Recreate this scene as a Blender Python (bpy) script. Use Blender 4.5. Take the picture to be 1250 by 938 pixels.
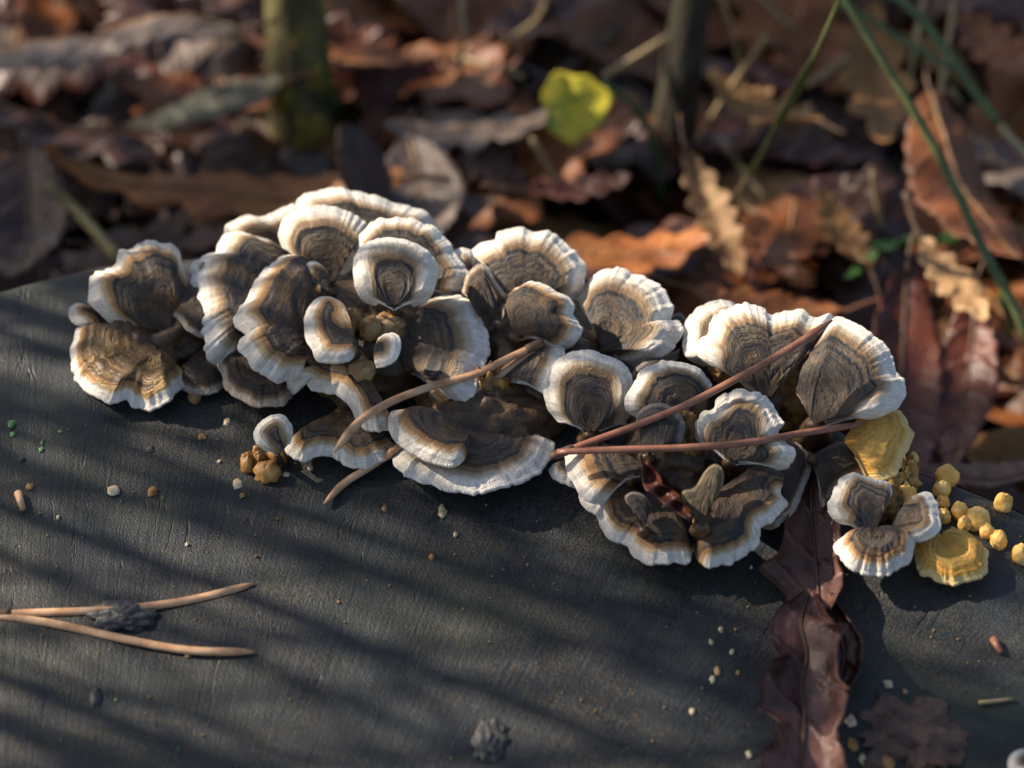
import bpy, bmesh, math, random
import numpy as np
from mathutils import Vector, Matrix, noise as mnoise
from mathutils.bvhtree import BVHTree

for o in list(bpy.data.objects):
    bpy.data.objects.remove(o, do_unlink=True)
scene = bpy.context.scene
COL = scene.collection
random.seed(7)
RNG = np.random.default_rng(7)

# ------------------------------------------------------------------ camera
ZT = 0.125                      # height of the stump's cut face above the ground
PITCH = math.radians(43.0)
DIST = 0.60
LENS = 85.0
CAM = Vector((0.0, -DIST*math.cos(PITCH), ZT + DIST*math.sin(PITCH)))
cam_d = bpy.data.cameras.new('camera')
cam = bpy.data.objects.new('camera', cam_d); COL.objects.link(cam)
cam.location = CAM
cam.rotation_euler = (math.pi/2 - PITCH, 0, 0)
cam_d.lens = LENS; cam_d.sensor_width = 36.0; cam_d.sensor_fit = 'HORIZONTAL'
cam_d.clip_start = 0.01; cam_d.clip_end = 400.0
cam_d.dof.use_dof = True
cam_d.dof.focus_distance = 0.570
cam_d.dof.aperture_fstop = 9.0
cam_d.dof.aperture_blades = 7
scene.camera = cam

# ------------------------------------------------------------------ light
SUN_DIR = Vector((-0.875, 0.40, 0.0)).normalized()      # horizontal direction TOWARDS the sun
SUN_EL = math.radians(31.0)
world = bpy.data.worlds.new('World'); scene.world = world; world.use_nodes = True
wn = world.node_tree.nodes; wl = world.node_tree.links
for n in list(wn): wn.remove(n)
sky = wn.new('ShaderNodeTexSky'); sky.sky_type = 'NISHITA'; sky.sun_disc = False
sky.sun_elevation = SUN_EL
sky.sun_rotation = math.atan2(SUN_DIR.x, SUN_DIR.y)
sky.air_density = 1.0; sky.dust_density = 2.0; sky.ozone_density = 1.0
bg = wn.new('ShaderNodeBackground'); bg.inputs['Strength'].default_value = 0.085
wo = wn.new('ShaderNodeOutputWorld')
wl.new(sky.outputs[0], bg.inputs[0]); wl.new(bg.outputs[0], wo.inputs[0])
sun_d = bpy.data.lights.new('sun', 'SUN'); sun_d.energy = 4.7; sun_d.angle = math.radians(0.55)
sun_d.color = (1.0, 0.88, 0.72)
sun = bpy.data.objects.new('sun', sun_d); COL.objects.link(sun)
tosun = Vector((SUN_DIR.x*math.cos(SUN_EL), SUN_DIR.y*math.cos(SUN_EL), math.sin(SUN_EL)))
sun.rotation_euler = tosun.to_track_quat('Z', 'Y').to_euler()
scene.view_settings.view_transform = 'Standard'
scene.view_settings.look = 'None'
scene.view_settings.exposure = 0.95
scene.view_settings.gamma = 1.0
scene.view_settings.use_curve_mapping = False
scene.render.engine = 'CYCLES'
scene.cycles.max_bounces = 5; scene.cycles.diffuse_bounces = 2; scene.cycles.glossy_bounces = 2; scene.cycles.transmission_bounces = 3

# ------------------------------------------------------------------ helpers
FWD = np.array([0, math.cos(PITCH), -math.sin(PITCH)])
UPV = np.array([0, math.sin(PITCH), math.cos(PITCH)])
RGT = np.array([1.0, 0, 0])
CAMN = np.array(CAM)
KF = 18.0/LENS
def ray(px, py):
    return FWD + RGT*((px-625.0)/625.0*KF) + UPV*((469.0-py)/625.0*KF)
def at_z(px, py, z):
    r = ray(px, py); return CAMN + r*((z-CAMN[2])/r[2])
def at_plane(px, py, p, n):
    r = ray(px, py); return CAMN + r*(np.dot(p-CAMN, n)/np.dot(r, n))
REG = {1:(70,220,300/938), 2:(270,220,340/997), 3:(280,400,420/1250), 4:(540,260,320/1072),
       5:(660,360,340/938), 6:(820,350,430/1090), 7:(880,560,370/918), 8:(0,480,420/860), 0:(0,0,1.0)}
def Z(r, pts):
    ox, oy, k = REG[r]
    return [(ox+x*k, oy+y*k) for x, y in pts]
def vnoise(x, seed=0):
    """1-D smooth value noise, -1..1"""
    x = np.asarray(x, float) + seed*17.31
    i = np.floor(x).astype(np.int64); f = x-i
    h = lambda k: ((np.sin(k*127.1+seed*3.7)*43758.5453) % 1.0)*2-1
    u = f*f*(3-2*f)
    return h(i)*(1-u)+h(i+1)*u
def sstep(a, b, x):
    t = np.clip((x-a)/(b-a), 0, 1); return t*t*(3-2*t)
def catmull(pts, step):
    P = np.array(pts, float)
    Q = np.vstack([2*P[0]-P[1], P, 2*P[-1]-P[-2]])
    out = []
    for i in range(1, len(Q)-2):
        p0, p1, p2, p3 = Q[i-1], Q[i], Q[i+1], Q[i+2]
        n = max(2, int(np.linalg.norm(p2-p1)/step))
        for k in range(n):
            t = k/n
            out.append(0.5*((2*p1)+(-p0+p2)*t+(2*p0-5*p1+4*p2-p3)*t*t+(-p0+3*p1-3*p2+p3)*t**3))
    out.append(P[-1])
    return np.array(out)
def mesh_obj(name, verts, faces, mat, parent=None, smooth=True):
    me = bpy.data.meshes.new(name)
    me.from_pydata([tuple(v) for v in verts], [], [tuple(f) for f in faces])
    if smooth: me.polygons.foreach_set('use_smooth', [True]*len(me.polygons))
    me.update()
    if mat: me.materials.append(mat)
    o = bpy.data.objects.new(name, me); COL.objects.link(o)
    if parent: o.parent = parent
    return o
def tag(o, label, cat, group=None):
    o['label'] = label; o['category'] = cat
    if group: o['group'] = group
    return o
def empty(name, loc, label, cat, group=None):
    o = bpy.data.objects.new(name, None); COL.objects.link(o)
    o.location = Vector(loc); o.empty_display_size = 0.01
    tag(o, label, cat, group); return o
def tube_geo(pts, radii, sides=8, flat=1.0):
    pts = [Vector(p) for p in pts]; V = []; F = []
    n = len(pts); prev = None
    for i, p in enumerate(pts):
        t = (pts[min(i+1, n-1)]-pts[max(i-1, 0)]).normalized()
        a = Vector((0, 0, 1)) if abs(t.z) < 0.9 else Vector((1, 0, 0))
        if prev is not None: a = prev
        s = t.cross(a).normalized(); b = s.cross(t).normalized(); prev = b
        for k in range(sides):
            w = 2*math.pi*k/sides
            V.append(p + s*math.cos(w)*radii[i] + b*math.sin(w)*radii[i]*flat)
    for i in range(n-1):
        for k in range(sides):
            k2 = (k+1) % sides
            F.append((i*sides+k, i*sides+k2, (i+1)*sides+k2, (i+1)*sides+k))
    F.append(tuple(range(sides-1, -1, -1))); F.append(tuple((n-1)*sides+k for k in range(sides)))
    return V, F

# ------------------------------------------------------------------ materials
class NT:
    def __init__(self, name):
        m = bpy.data.materials.new(name); m.use_nodes = True
        self.m = m; self.n = m.node_tree.nodes; self.l = m.node_tree.links
        self.b = self.n['Principled BSDF']; self.out = self.n['Material Output']
    def new(self, t, **kw):
        x = self.n.new(t)
        for k, v in kw.items(): setattr(x, k, v)
        return x
    def link(self, a, b): self.l.new(a, b)
    def val(self, sock, v):
        if hasattr(v, 'links') or isinstance(v, bpy.types.NodeSocket): self.link(v, sock)
        else: sock.default_value = v
    def math(self, op, a, b=0.0, c=0.0, clamp=False):
        x = self.new('ShaderNodeMath', operation=op); x.use_clamp = clamp
        self.val(x.inputs[0], a); self.val(x.inputs[1], b); self.val(x.inputs[2], c)
        return x.outputs[0]
    def mix(self, f, a, b, mode='MIX'):
        x = self.new('ShaderNodeMix', data_type='RGBA', blend_type=mode)
        self.val(x.inputs[0], f)
        for s, v in ((x.inputs[6], a), (x.inputs[7], b)):
            if isinstance(v, tuple): s.default_value = (*v, 1) if len(v) == 3 else v
            else: self.link(v, s)
        return x.outputs[2]
    def noise(self, vec, scale, detail=3, rough=0.55, dist=0.0):
        x = self.new('ShaderNodeTexNoise'); x.inputs['Scale'].default_value = scale
        x.inputs['Detail'].default_value = detail; x.inputs['Roughness'].default_value = rough
        x.inputs['Distortion'].default_value = dist
        if vec is not None: self.link(vec, x.inputs['Vector'])
        return x.outputs['Fac']
    def ramp(self, f, stops, interp='LINEAR'):
        x = self.new('ShaderNodeValToRGB'); x.color_ramp.interpolation = interp
        e = x.color_ramp.elements
        while len(e) < len(stops): e.new(0.5)
        for k, (p, c) in enumerate(stops):
            e[k].position = p
            e[k].color = (*c, 1) if isinstance(c, tuple) else (c, c, c, 1)
        self.val(x.inputs[0], f)
        return x.outputs[0]
    def xyz(self, x, y, z):
        c = self.new('ShaderNodeCombineXYZ')
        for s, v in zip(c.inputs, (x, y, z)): self.val(s, v)
        return c.outputs[0]
    def bump(self, h, strength, dist, normal=None):
        b = self.new('ShaderNodeBump'); b.inputs['Strength'].default_value = strength
        b.inputs['Distance'].default_value = dist
        self.link(h, b.inputs['Height'])
        if normal is not None: self.link(normal, b.inputs['Normal'])
        return b.outputs[0]
    def obj(self):
        return self.new('ShaderNodeTexCoord').outputs['Object']
    def pos(self):
        return self.new('ShaderNodeNewGeometry').outputs['Position']

def fungus_mat(name, rim, cream, tan, line, bandA, bandB, heart, patch, patch_amt, rim_w=3.3, trans=0.10, rough=0.6):
    """zoned bracket skin: attribute zone = (distance from margin mm, arc mm, seed)"""
    N = NT(name)
    at = N.new('ShaderNodeAttribute'); at.attribute_name = 'zone'
    sep = N.new('ShaderNodeSeparateXYZ'); N.link(at.outputs['Vector'], sep.inputs[0])
    d, a, s = sep.outputs
    pos = N.pos()
    wob = N.noise(N.xyz(N.math('MULTIPLY', a, 0.30), N.math('MULTIPLY', s, 7.1), 0.0), 1.0, 2)
    wob2 = N.noise(N.xyz(N.math('MULTIPLY', a, 1.2), N.math('MULTIPLY', d, 0.25), s), 1.0, 2)
    d2 = N.math('ADD', d, N.math('MULTIPLY', N.math('SUBTRACT', wob, 0.5), 1.7))
    d2 = N.math('ADD', d2, N.math('MULTIPLY', N.math('SUBTRACT', wob2, 0.5), 0.8))
    # each bracket has its own rim width
    rs = N.math('ADD', 0.80, N.math('MULTIPLY', N.math('FRACT', N.math('MULTIPLY', s, 3.77)), 0.35))
    d2 = N.math('DIVIDE', d2, rs)
    k = rim_w/16.0
    f = N.math('DIVIDE', d2, 16.0)
    edge = N.ramp(f, [(0.0, rim), (k*0.85, rim), (k*1.25, cream), (k*1.75, tan), (k*2.1, tuple(0.75*x+0.25*y for x, y in zip(tan, bandA)))], 'EASE')
    # concentric bands: fine regular zones modulated by broad irregular ones
    bn = N.noise(N.xyz(N.math('MULTIPLY', d2, 0.62), N.math('MULTIPLY', s, 5.3), N.math('MULTIPLY', a, 0.045)), 1.0, 2, 0.55)
    zn = N.math('ADD', N.math('MULTIPLY', N.math('SINE', N.math('ADD', N.math('MULTIPLY', d2, 3.6), N.math('MULTIPLY', bn, 5.0))), 0.5), 0.5)
    bm = N.ramp(bn, [(0.40, 0.0), (0.49, 0.75), (0.53, 0.15), (0.62, 1.0)])
    bm = N.math('ADD', N.math('MULTIPLY', bm, 0.82), N.math('MULTIPLY', zn, 0.13))
    bands = N.mix(bm, bandA, bandB)
    ln = N.math('SUBTRACT', 1.0, N.math('MULTIPLY', N.math('ABSOLUTE', N.math('SUBTRACT', d2, rim_w*2.2)), 1.8), clamp=True)
    bands = N.mix(N.math('MULTIPLY', ln, 0.95), bands, line)
    ln2 = N.math('SUBTRACT', 1.0, N.math('MULTIPLY', N.math('ABSOLUTE', N.math('SUBTRACT', d2, rim_w*2.2+2.2)), 2.2), clamp=True)
    bands = N.mix(N.math('MULTIPLY', ln2, 0.7), bands, line)
    hm = N.ramp(N.math('DIVIDE', d2, 26.0), [(0.38, 0.0), (0.70, 0.85)])
    bands = N.mix(hm, bands, heart)
    pn = N.ramp(N.noise(pos, 170, 3, 0.6), [(0.52, 0.0), (0.66, 1.0)])
    bands = N.mix(N.math('MULTIPLY', pn, patch_amt), bands, patch)
    em = N.ramp(f, [(k*1.93, 0.0), (k*2.1, 1.0)])
    col = N.mix(em, edge, bands)
    # radial fibres and mottling
    fib = N.noise(N.xyz(N.math('MULTIPLY', a, 2.2), N.math('MULTIPLY', d, 0.22), s), 1.0, 2, 0.6)
    fm = N.ramp(fib, [(0.25, 0.70), (0.5, 0.98), (0.75, 1.18)])
    ff = N.ramp(N.math('DIVIDE', d, 16.0), [(0.15, 0.75), (0.5, 0.25)])
    col = N.mix(ff, col, fm, 'MULTIPLY')
    mot = N.ramp(N.noise(pos, 420, 3, 0.65), [(0.3, 0.72), (0.7, 1.15)])
    col = N.mix(0.75, col, mot, 'MULTIPLY')
    N.link(col, N.b.inputs['Base Color'])
    N.b.inputs['Roughness'].default_value = rough
    N.b.inputs['Specular IOR Level'].default_value = 0.35
    N.b.inputs['Sheen Weight'].default_value = 0.12
    N.b.inputs['Sheen Roughness'].default_value = 0.4
    h = N.math('ADD', N.math('MULTIPLY', bm, 0.55), N.math('MULTIPLY', N.math('MULTIPLY', fib, ff), 0.8))
    h = N.math('ADD', h, N.math('MULTIPLY', N.noise(pos, 1100, 3), 0.55))
    N.link(N.bump(h, 0.6, 0.0007), N.b.inputs['Normal'])
    tr = N.new('ShaderNodeBsdfTranslucent'); N.link(N.mix(1.0, col, (1.0, 0.72, 0.42), 'MULTIPLY'), tr.inputs['Color'])
    mx = N.new('ShaderNodeMixShader'); mx.inputs[0].default_value = trans
    N.link(N.b.outputs[0], mx.inputs[1]); N.link(tr.outputs[0], mx.inputs[2]); N.link(mx.outputs[0], N.out.inputs[0])
    return N.m
W_ = (0.87, 0.80, 0.69)
FM = {
 'grey': fungus_mat('bracket_grey_zoned', W_, (0.60, 0.48, 0.34), (0.27, 0.165, 0.08), (0.012, 0.013, 0.017), (0.030, 0.031, 0.038), (0.165, 0.120, 0.076), (0.060, 0.036, 0.022), (0.17, 0.095, 0.03), 0.5),
 'warm': fungus_mat('bracket_warm_zoned', W_, (0.66, 0.46, 0.26), (0.35, 0.18, 0.065), (0.013, 0.013, 0.017), (0.032, 0.031, 0.037), (0.18, 0.12, 0.066), (0.064, 0.036, 0.020), (0.20, 0.10, 0.026), 0.55, rim_w=3.1, trans=0.2),
 'brown': fungus_mat('bracket_brown', (0.46, 0.37, 0.28), (0.24, 0.155, 0.09), (0.13, 0.075, 0.04), (0.018, 0.014, 0.015), (0.034, 0.023, 0.018), (0.10, 0.062, 0.035), (0.030, 0.017, 0.011), (0.13, 0.07, 0.02), 0.5, rim_w=1.5),
 'gold': fungus_mat('bracket_gold_brown', W_, (0.60, 0.38, 0.16), (0.36, 0.18, 0.05), (0.05, 0.025, 0.014), (0.075, 0.04, 0.02), (0.34, 0.19, 0.065), (0.09, 0.045, 0.016), (0.34, 0.20, 0.045), 0.7, rim_w=2.3, rough=0.34),
 'slate': fungus_mat('bracket_slate', (0.24, 0.20, 0.165), (0.15, 0.12, 0.095), (0.085, 0.067, 0.052), (0.018, 0.018, 0.022), (0.034, 0.028, 0.026), (0.085, 0.065, 0.048), (0.030, 0.020, 0.015), (0.09, 0.06, 0.025), 0.3, rim_w=1.2),
 'olive': fungus_mat('bracket_olive', (0.24, 0.19, 0.10), (0.17, 0.13, 0.06), (0.12, 0.085, 0.035), (0.035, 0.028, 0.02), (0.06, 0.045, 0.025), (0.12, 0.09, 0.04), (0.07, 0.045, 0.016), (0.26, 0.15, 0.02), 0.6, rim_w=1.2),
 'yellow': fungus_mat('bracket_yellow', (0.88, 0.63, 0.26), (0.86, 0.52, 0.13), (0.82, 0.45, 0.085), (0.58, 0.25, 0.035), (0.76, 0.38, 0.06), (0.86, 0.52, 0.13), (0.74, 0.34, 0.04), (0.84, 0.42, 0.05), 0.4, rim_w=1.5),
}
def nub_mat(name, a, b, c):
    N = NT(name); p = N.pos()
    n1 = N.noise(p, 260, 4, 0.6)
    col = N.ramp(n1, [(0.3, a), (0.52, b), (0.72, c)])
    N.link(col, N.b.inputs['Base Color']); N.b.inputs['Roughness'].default_value = 0.5
    N.b.inputs['Subsurface Weight'].default_value = 0.15
    N.b.inputs['Subsurface Radius'].default_value = (0.0015, 0.0008, 0.0003)
    N.b.inputs['Subsurface Scale'].default_value = 1.0
    N.link(N.bump(N.noise(p, 900, 3), 0.5, 0.0005), N.b.inputs['Normal'])
    return N.m
NM = {
 'yellow': nub_mat('nub_yellow', (0.70, 0.32, 0.045), (0.85, 0.50, 0.12), (0.88, 0.62, 0.25)),
 'orange': nub_mat('nub_orange', (0.22, 0.08, 0.015), (0.46, 0.23, 0.06), (0.58, 0.36, 0.13)),
 'tan': nub_mat('nub_tan', (0.16, 0.085, 0.03), (0.34, 0.20, 0.075), (0.45, 0.31, 0.14)),
 'cream': nub_mat('nub_cream', (0.45, 0.32, 0.16), (0.62, 0.50, 0.32), (0.75, 0.66, 0.50)),
 'crust': nub_mat('crust_brown', (0.035, 0.020, 0.011), (0.085, 0.048, 0.022), (0.19, 0.11, 0.035)),
 'ochre': nub_mat('crust_ochre', (0.09, 0.042, 0.013), (0.25, 0.125, 0.026), (0.46, 0.26, 0.045)),
  'fibre': nub_mat('fibre_brown', (0.035, 0.016, 0.009), (0.085, 0.04, 0.024), (0.16, 0.09, 0.05)),
 'lichen': nub_mat('lichen_green', (0.05, 0.13, 0.045), (0.10, 0.24, 0.08), (0.18, 0.34, 0.13)),
 'grit': nub_mat('grit_grey', (0.02, 0.019, 0.019), (0.05, 0.047, 0.045), (0.12, 0.11, 0.10)),
}
def stump_mat():
    N = NT('weathered_cut_wood'); p = N.pos()
    sp = N.new('ShaderNodeSeparateXYZ'); N.link(p, sp.inputs[0])
    cx, cy = -0.085, -0.30                     # heart of the rings
    dx = N.math('SUBTRACT', sp.outputs[0], cx); dy = N.math('SUBTRACT', sp.outputs[1], cy)
    r = N.math('SQRT', N.math('ADD', N.math('MULTIPLY', dx, dx), N.math('MULTIPLY', dy, dy)))
    th = N.math('ARCTAN2', dy, dx)
    wob = N.noise(p, 20, 3)
    rr = N.math('ADD', r, N.math('MULTIPLY', wob, 0.010))
    rings = N.noise(N.xyz(N.math('MULTIPLY', rr, 330), N.math('MULTIPLY', th, 2.0), 0.0), 1.0, 2, 0.6)
    rays = N.noise(N.xyz(N.math('MULTIPLY', th, 190), N.math('MULTIPLY', r, 22), 3.0), 1.0, 2, 0.65)
    spk = N.noise(p, 1900, 2, 0.6)
    blot = N.noise(p, 60, 4, 0.65)
    col = N.ramp(blot, [(0.30, (0.0045, 0.0085, 0.012)), (0.5, (0.009, 0.0150, 0.020)), (0.70, (0.017, 0.022, 0.023))])
    col = N.mix(0.55, col, N.ramp(rings, [(0.32, 0.6), (0.5, 1.0), (0.68, 1.5)]), 'MULTIPLY')
    col = N.mix(0.6, col, N.ramp(rays, [(0.34, 0.45), (0.5, 1.0), (0.68, 1.55)]), 'MULTIPLY')
    # brown wood specks, warm glow of sunlit grain put into their colour, in patches
    patch = N.ramp(N.noise(p, 26, 4, 0.65), [(0.38, 0.12), (0.62, 1.0)])
    gr = N.math('MULTIPLY', N.ramp(spk, [(0.50, 0.0), (0.58, 0.55), (0.70, 1.0)]), patch)
    col = N.mix(gr, col, (0.105, 0.070, 0.032))
    pit = N.ramp(N.noise(p, 1300, 2, 0.5), [(0.30, 0.15), (0.42, 1.0)])
    col = N.mix(0.9, col, pit, 'MULTIPLY')
    # drying cracks
    ck = N.noise(N.xyz(N.math('MULTIPLY', th, 30), N.math('MULTIPLY', r, 11), 1.0), 1.0, 3, 0.6)
    crack = N.math('SUBTRACT', 1.0, N.math('MULTIPLY', N.math('ABSOLUTE', N.math('SUBTRACT', ck, 0.53)), 150.0), clamp=True)
    crack = N.math('MULTIPLY', crack, N.ramp(N.noise(p, 42, 2), [(0.46, 0.0), (0.56, 1.0)]))
    col = N.mix(N.math('MULTIPLY', crack, 0.9), col, (0.002, 0.002, 0.002))
    # thin algae film
    alg = N.ramp(N.noise(p, 17, 4, 0.65), [(0.53, 0.0), (0.68, 0.45)])
    col = N.mix(alg, col, (0.020, 0.027, 0.010))
    N.link(col, N.b.inputs['Base Color'])
    N.link(N.ramp(spk, [(0.35, 0.5), (0.65, 0.75)]), N.b.inputs['Roughness'])
    N.b.inputs['Specular IOR Level'].default_value = 0.5
    h = N.math('ADD', N.math('MULTIPLY', rings, 0.5), N.math('MULTIPLY', rays, 0.6))
    h = N.math('SUBTRACT', N.math('ADD', h, N.math('MULTIPLY', spk, 1.0)), N.math('MULTIPLY', crack, 1.3))
    N.link(N.bump(h, 0.45, 0.0008), N.b.inputs['Normal'])
    return N.m
def bark_mat(name, a, b, c, sc=60):
    N = NT(name); p = N.pos()
    mp = N.new('ShaderNodeMapping'); mp.inputs['Scale'].default_value = (1, 1, 0.35); N.link(p, mp.inputs[0])
    n1 = N.noise(mp.outputs[0], sc, 5, 0.65)
    col = N.ramp(n1, [(0.32, a), (0.5, b), (0.68, c)])
    N.link(col, N.b.inputs['Base Color']); N.b.inputs['Roughness'].default_value = 0.85
    N.link(N.bump(n1, 0.9, 0.004), N.b.inputs['Normal'])
    return N.m
def leaf_mat(name, dark, mid, light, rough=0.34, trans=0.12):
    N = NT(name); p = N.obj()
    oi = N.new('ShaderNodeObjectInfo')
    sh = N.new('ShaderNodeVectorMath', operation='ADD'); N.link(p, sh.inputs[0])
    rr = N.math('MULTIPLY', oi.outputs['Random'], 9.0); N.link(N.xyz(rr, rr, 0.0), sh.inputs[1])
    v = sh.outputs[0]
    n1 = N.noise(v, 45, 5, 0.65); n2 = N.noise(v, 420, 4, 0.6)
    col = N.ramp(n1, [(0.3, dark), (0.5, mid), (0.72, light)])
    col = N.mix(0.6, col, N.ramp(n2, [(0.3, 0.6), (0.7, 1.3)]), 'MULTIPLY')
    col = N.mix(0.9, col, N.ramp(oi.outputs['Random'], [(0.0, 0.6), (1.0, 1.3)]), 'MULTIPLY')
    sp = N.new('ShaderNodeSeparateXYZ'); N.link(p, sp.inputs[0])
    # side veins: chevrons along the midrib
    ay = N.math('ABSOLUTE', sp.outputs[1])
    ph = N.math('MULTIPLY', N.math('SUBTRACT', sp.outputs[0], N.math('MULTIPLY', ay, 0.8)), 520)
    vein = N.math('POWER', N.math('ADD', N.math('MULTIPLY', N.math('SINE', N.math('ADD', ph, N.math('MULTIPLY', n1, 6.0))), 0.5), 0.5), 12.0)
    col = N.mix(N.math('MULTIPLY', vein, 0.22), col, light)
    N.link(col, N.b.inputs['Base Color'])
    N.link(N.ramp(n1, [(0.3, rough-0.08), (0.7, rough+0.22)]), N.b.inputs['Roughness'])
    N.b.inputs['Specular IOR Level'].default_value = 0.5
    h = N.math('ADD', vein, N.math('MULTIPLY', n2, 0.9))
    N.link(N.bump(h, 0.5, 0.0012), N.b.inputs['Normal'])
    tr = N.new('ShaderNodeBsdfTranslucent'); N.link(N.mix(1.0, col, (1.0, 0.6, 0.3), 'MULTIPLY'), tr.inputs['Color'])
    mx = N.new('ShaderNodeMixShader'); mx.inputs[0].default_value = trans
    N.link(N.b.outputs[0], mx.inputs[1]); N.link(tr.outputs[0], mx.inputs[2]); N.link(mx.outputs[0], N.out.inputs[0])
    return N.m
LM = {
 'purple': leaf_mat('leaf_purple_brown', (0.032, 0.013, 0.009), (0.085, 0.034, 0.022), (0.15, 0.072, 0.048), 0.36, 0.08),
 'orange': leaf_mat('leaf_orange_brown', (0.10, 0.026, 0.006), (0.23, 0.068, 0.014), (0.33, 0.12, 0.03), 0.4, 0.18),
 'rust': leaf_mat('leaf_rust', (0.21, 0.058, 0.012), (0.40, 0.13, 0.028), (0.50, 0.20, 0.055), 0.42, 0.15),
 'grey': leaf_mat('leaf_grey_brown', (0.06, 0.04, 0.032), (0.13, 0.09, 0.07), (0.21, 0.15, 0.115), 0.45, 0.05),
 'ochre': leaf_mat('leaf_ochre', (0.14, 0.055, 0.012), (0.27, 0.125, 0.03), (0.40, 0.21, 0.07), 0.5, 0.2),
 'tan': leaf_mat('leaf_tan', (0.20, 0.10, 0.04), (0.36, 0.20, 0.085), (0.52, 0.34, 0.17), 0.5, 0.15),
 'red': leaf_mat('leaf_dark_red', (0.04, 0.010, 0.007), (0.10, 0.026, 0.014), (0.17, 0.055, 0.03), 0.3, 0.08),
 'moss': leaf_mat('leaf_grey_green', (0.05, 0.048, 0.03), (0.10, 0.095, 0.06), (0.16, 0.15, 0.10), 0.5, 0.05),
 'wet': leaf_mat('leaf_wet_maroon', (0.040, 0.014, 0.010), (0.10, 0.036, 0.025), (0.18, 0.085, 0.06), 0.36, 0.08),
}
def plain_mat(name, a, b, rough=0.5, sc=300, trans=0.0, spec=0.4, pos=(0.32, 0.68)):
    N = NT(name); p = N.pos()
    n1 = N.noise(p, sc, 4, 0.6)
    col = N.ramp(n1, [(pos[0], a), (pos[1], b)])
    N.link(col, N.b.inputs['Base Color']); N.b.inputs['Roughness'].default_value = rough
    N.b.inputs['Specular IOR Level'].default_value = spec
    N.link(N.bump(n1, 0.4, 0.0004), N.b.inputs['Normal'])
    if trans:
        tr = N.new('ShaderNodeBsdfTranslucent'); N.link(col, tr.inputs['Color'])
        mx = N.new('ShaderNodeMixShader'); mx.inputs[0].default_value = trans
        N.link(N.b.outputs[0], mx.inputs[1]); N.link(tr.outputs[0], mx.inputs[2]); N.link(mx.outputs[0], N.out.inputs[0])
    return N.m
M_needle = plain_mat('pine_needle_tan', (0.38, 0.18, 0.085), (0.66, 0.42, 0.24), 0.38, 200)
M_needle2 = plain_mat('pine_needle_red', (0.20, 0.075, 0.045), (0.34, 0.15, 0.09), 0.4, 220)
M_green = plain_mat('grass_green', (0.10, 0.13, 0.045), (0.18, 0.22, 0.075), 0.4, 120, 0.25)
M_straw = plain_mat('grass_straw', (0.30, 0.215, 0.10), (0.50, 0.37, 0.19), 0.5, 160, 0.1)
M_ygreen = plain_mat('leaf_yellow_green', (0.14, 0.25, 0.03), (0.80, 0.68, 0.07), 0.3, 70, 0.3, pos=(0.34, 0.50))
M_herb = plain_mat('leaf_fresh_green', (0.03, 0.085, 0.022), (0.07, 0.17, 0.045), 0.35, 80, 0.25)
M_twig = plain_mat('twig_brown', (0.05, 0.026, 0.014), (0.14, 0.075, 0.04), 0.6, 200)
M_stalkolive = plain_mat('stalk_olive', (0.12, 0.10, 0.03), (0.22, 0.18, 0.06), 0.5, 120)
M_soil = plain_mat('woodland_soil', (0.010, 0.007, 0.005), (0.035, 0.024, 0.017), 0.9, 60)
M_mossbark = bark_mat('mossy_bark', (0.028, 0.022, 0.010), (0.085, 0.07, 0.022), (0.17, 0.15, 0.045), 120)
M_moss = plain_mat('moss_yellow', (0.10, 0.065, 0.012), (0.36, 0.25, 0.035), 0.8, 400)
M_darkbark = bark_mat('dark_sapling_bark', (0.012, 0.009, 0.005), (0.035, 0.028, 0.013), (0.075, 0.062, 0.025), 120)
M_bark = bark_mat('stump_bark', (0.012, 0.010, 0.009), (0.04, 0.032, 0.026), (0.09, 0.075, 0.06))
M_treebark = bark_mat('oak_bark', (0.02, 0.016, 0.012), (0.06, 0.048, 0.036), (0.12, 0.10, 0.075), 25)
M_stump = stump_mat()

# ------------------------------------------------------------------ ground
def ground():
    V = []; F = []
    rs = [0, .08, .16, .24, .32, .4, .5, .6, .7, .8, .95, 1.1, 1.3, 1.6, 2, 3, 5, 9, 18, 40, 120]
    S = 72
    for i, r in enumerate(rs):
        for k in range(S):
            a = 2*math.pi*k/S; x = r*math.cos(a); y = 0.3+r*math.sin(a)
            z = 0.012*mnoise.noise((x*5, y*5, 1.0)) + (0.12*mnoise.noise((x*.3, y*.3, 4.0))*min(1, max(0, r-1.2)/3))
            V.append((x, y, z-0.004))
    for i in range(len(rs)-1):
        for k in range(S):
            k2 = (k+1) % S
            F.append((i*S+k, (i+1)*S+k, (i+1)*S+k2, i*S+k2))
    o = mesh_obj('ground', V, F, M_soil); o['kind'] = 'structure'
ground()

# ------------------------------------------------------------------ the stump
SC = np.array([-0.035, -0.185])
edge_px = [(-140, 392), (-60, 360), (0, 341), (70, 324), (140, 311), (240, 302), (350, 292), (470, 284), (600, 296), (720, 330), (840, 392), (960, 468), (1040, 520), (1110, 559), (1180, 585), (1250, 613), (1330, 660)]
ep = np.array([at_z(x, y, ZT)[:2] for x, y in edge_px])
ea = np.arctan2(ep[:, 1]-SC[1], ep[:, 0]-SC[0]); er = np.hypot(ep[:, 0]-SC[0], ep[:, 1]-SC[1])
order = np.argsort(ea); ea = ea[order]; er = er[order]
def stump_r(a):
    a = (np.asarray(a)+math.pi/2) % (2*math.pi)-math.pi/2     # -90..270 deg
    xa = np.concatenate([[-math.pi/2, -0.6], ea, [math.pi+0.6, 1.5*math.pi]])
    xr = np.concatenate([[0.235, 0.245], er, [0.245, 0.235]])
    return np.interp(a, xa, xr)
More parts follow.
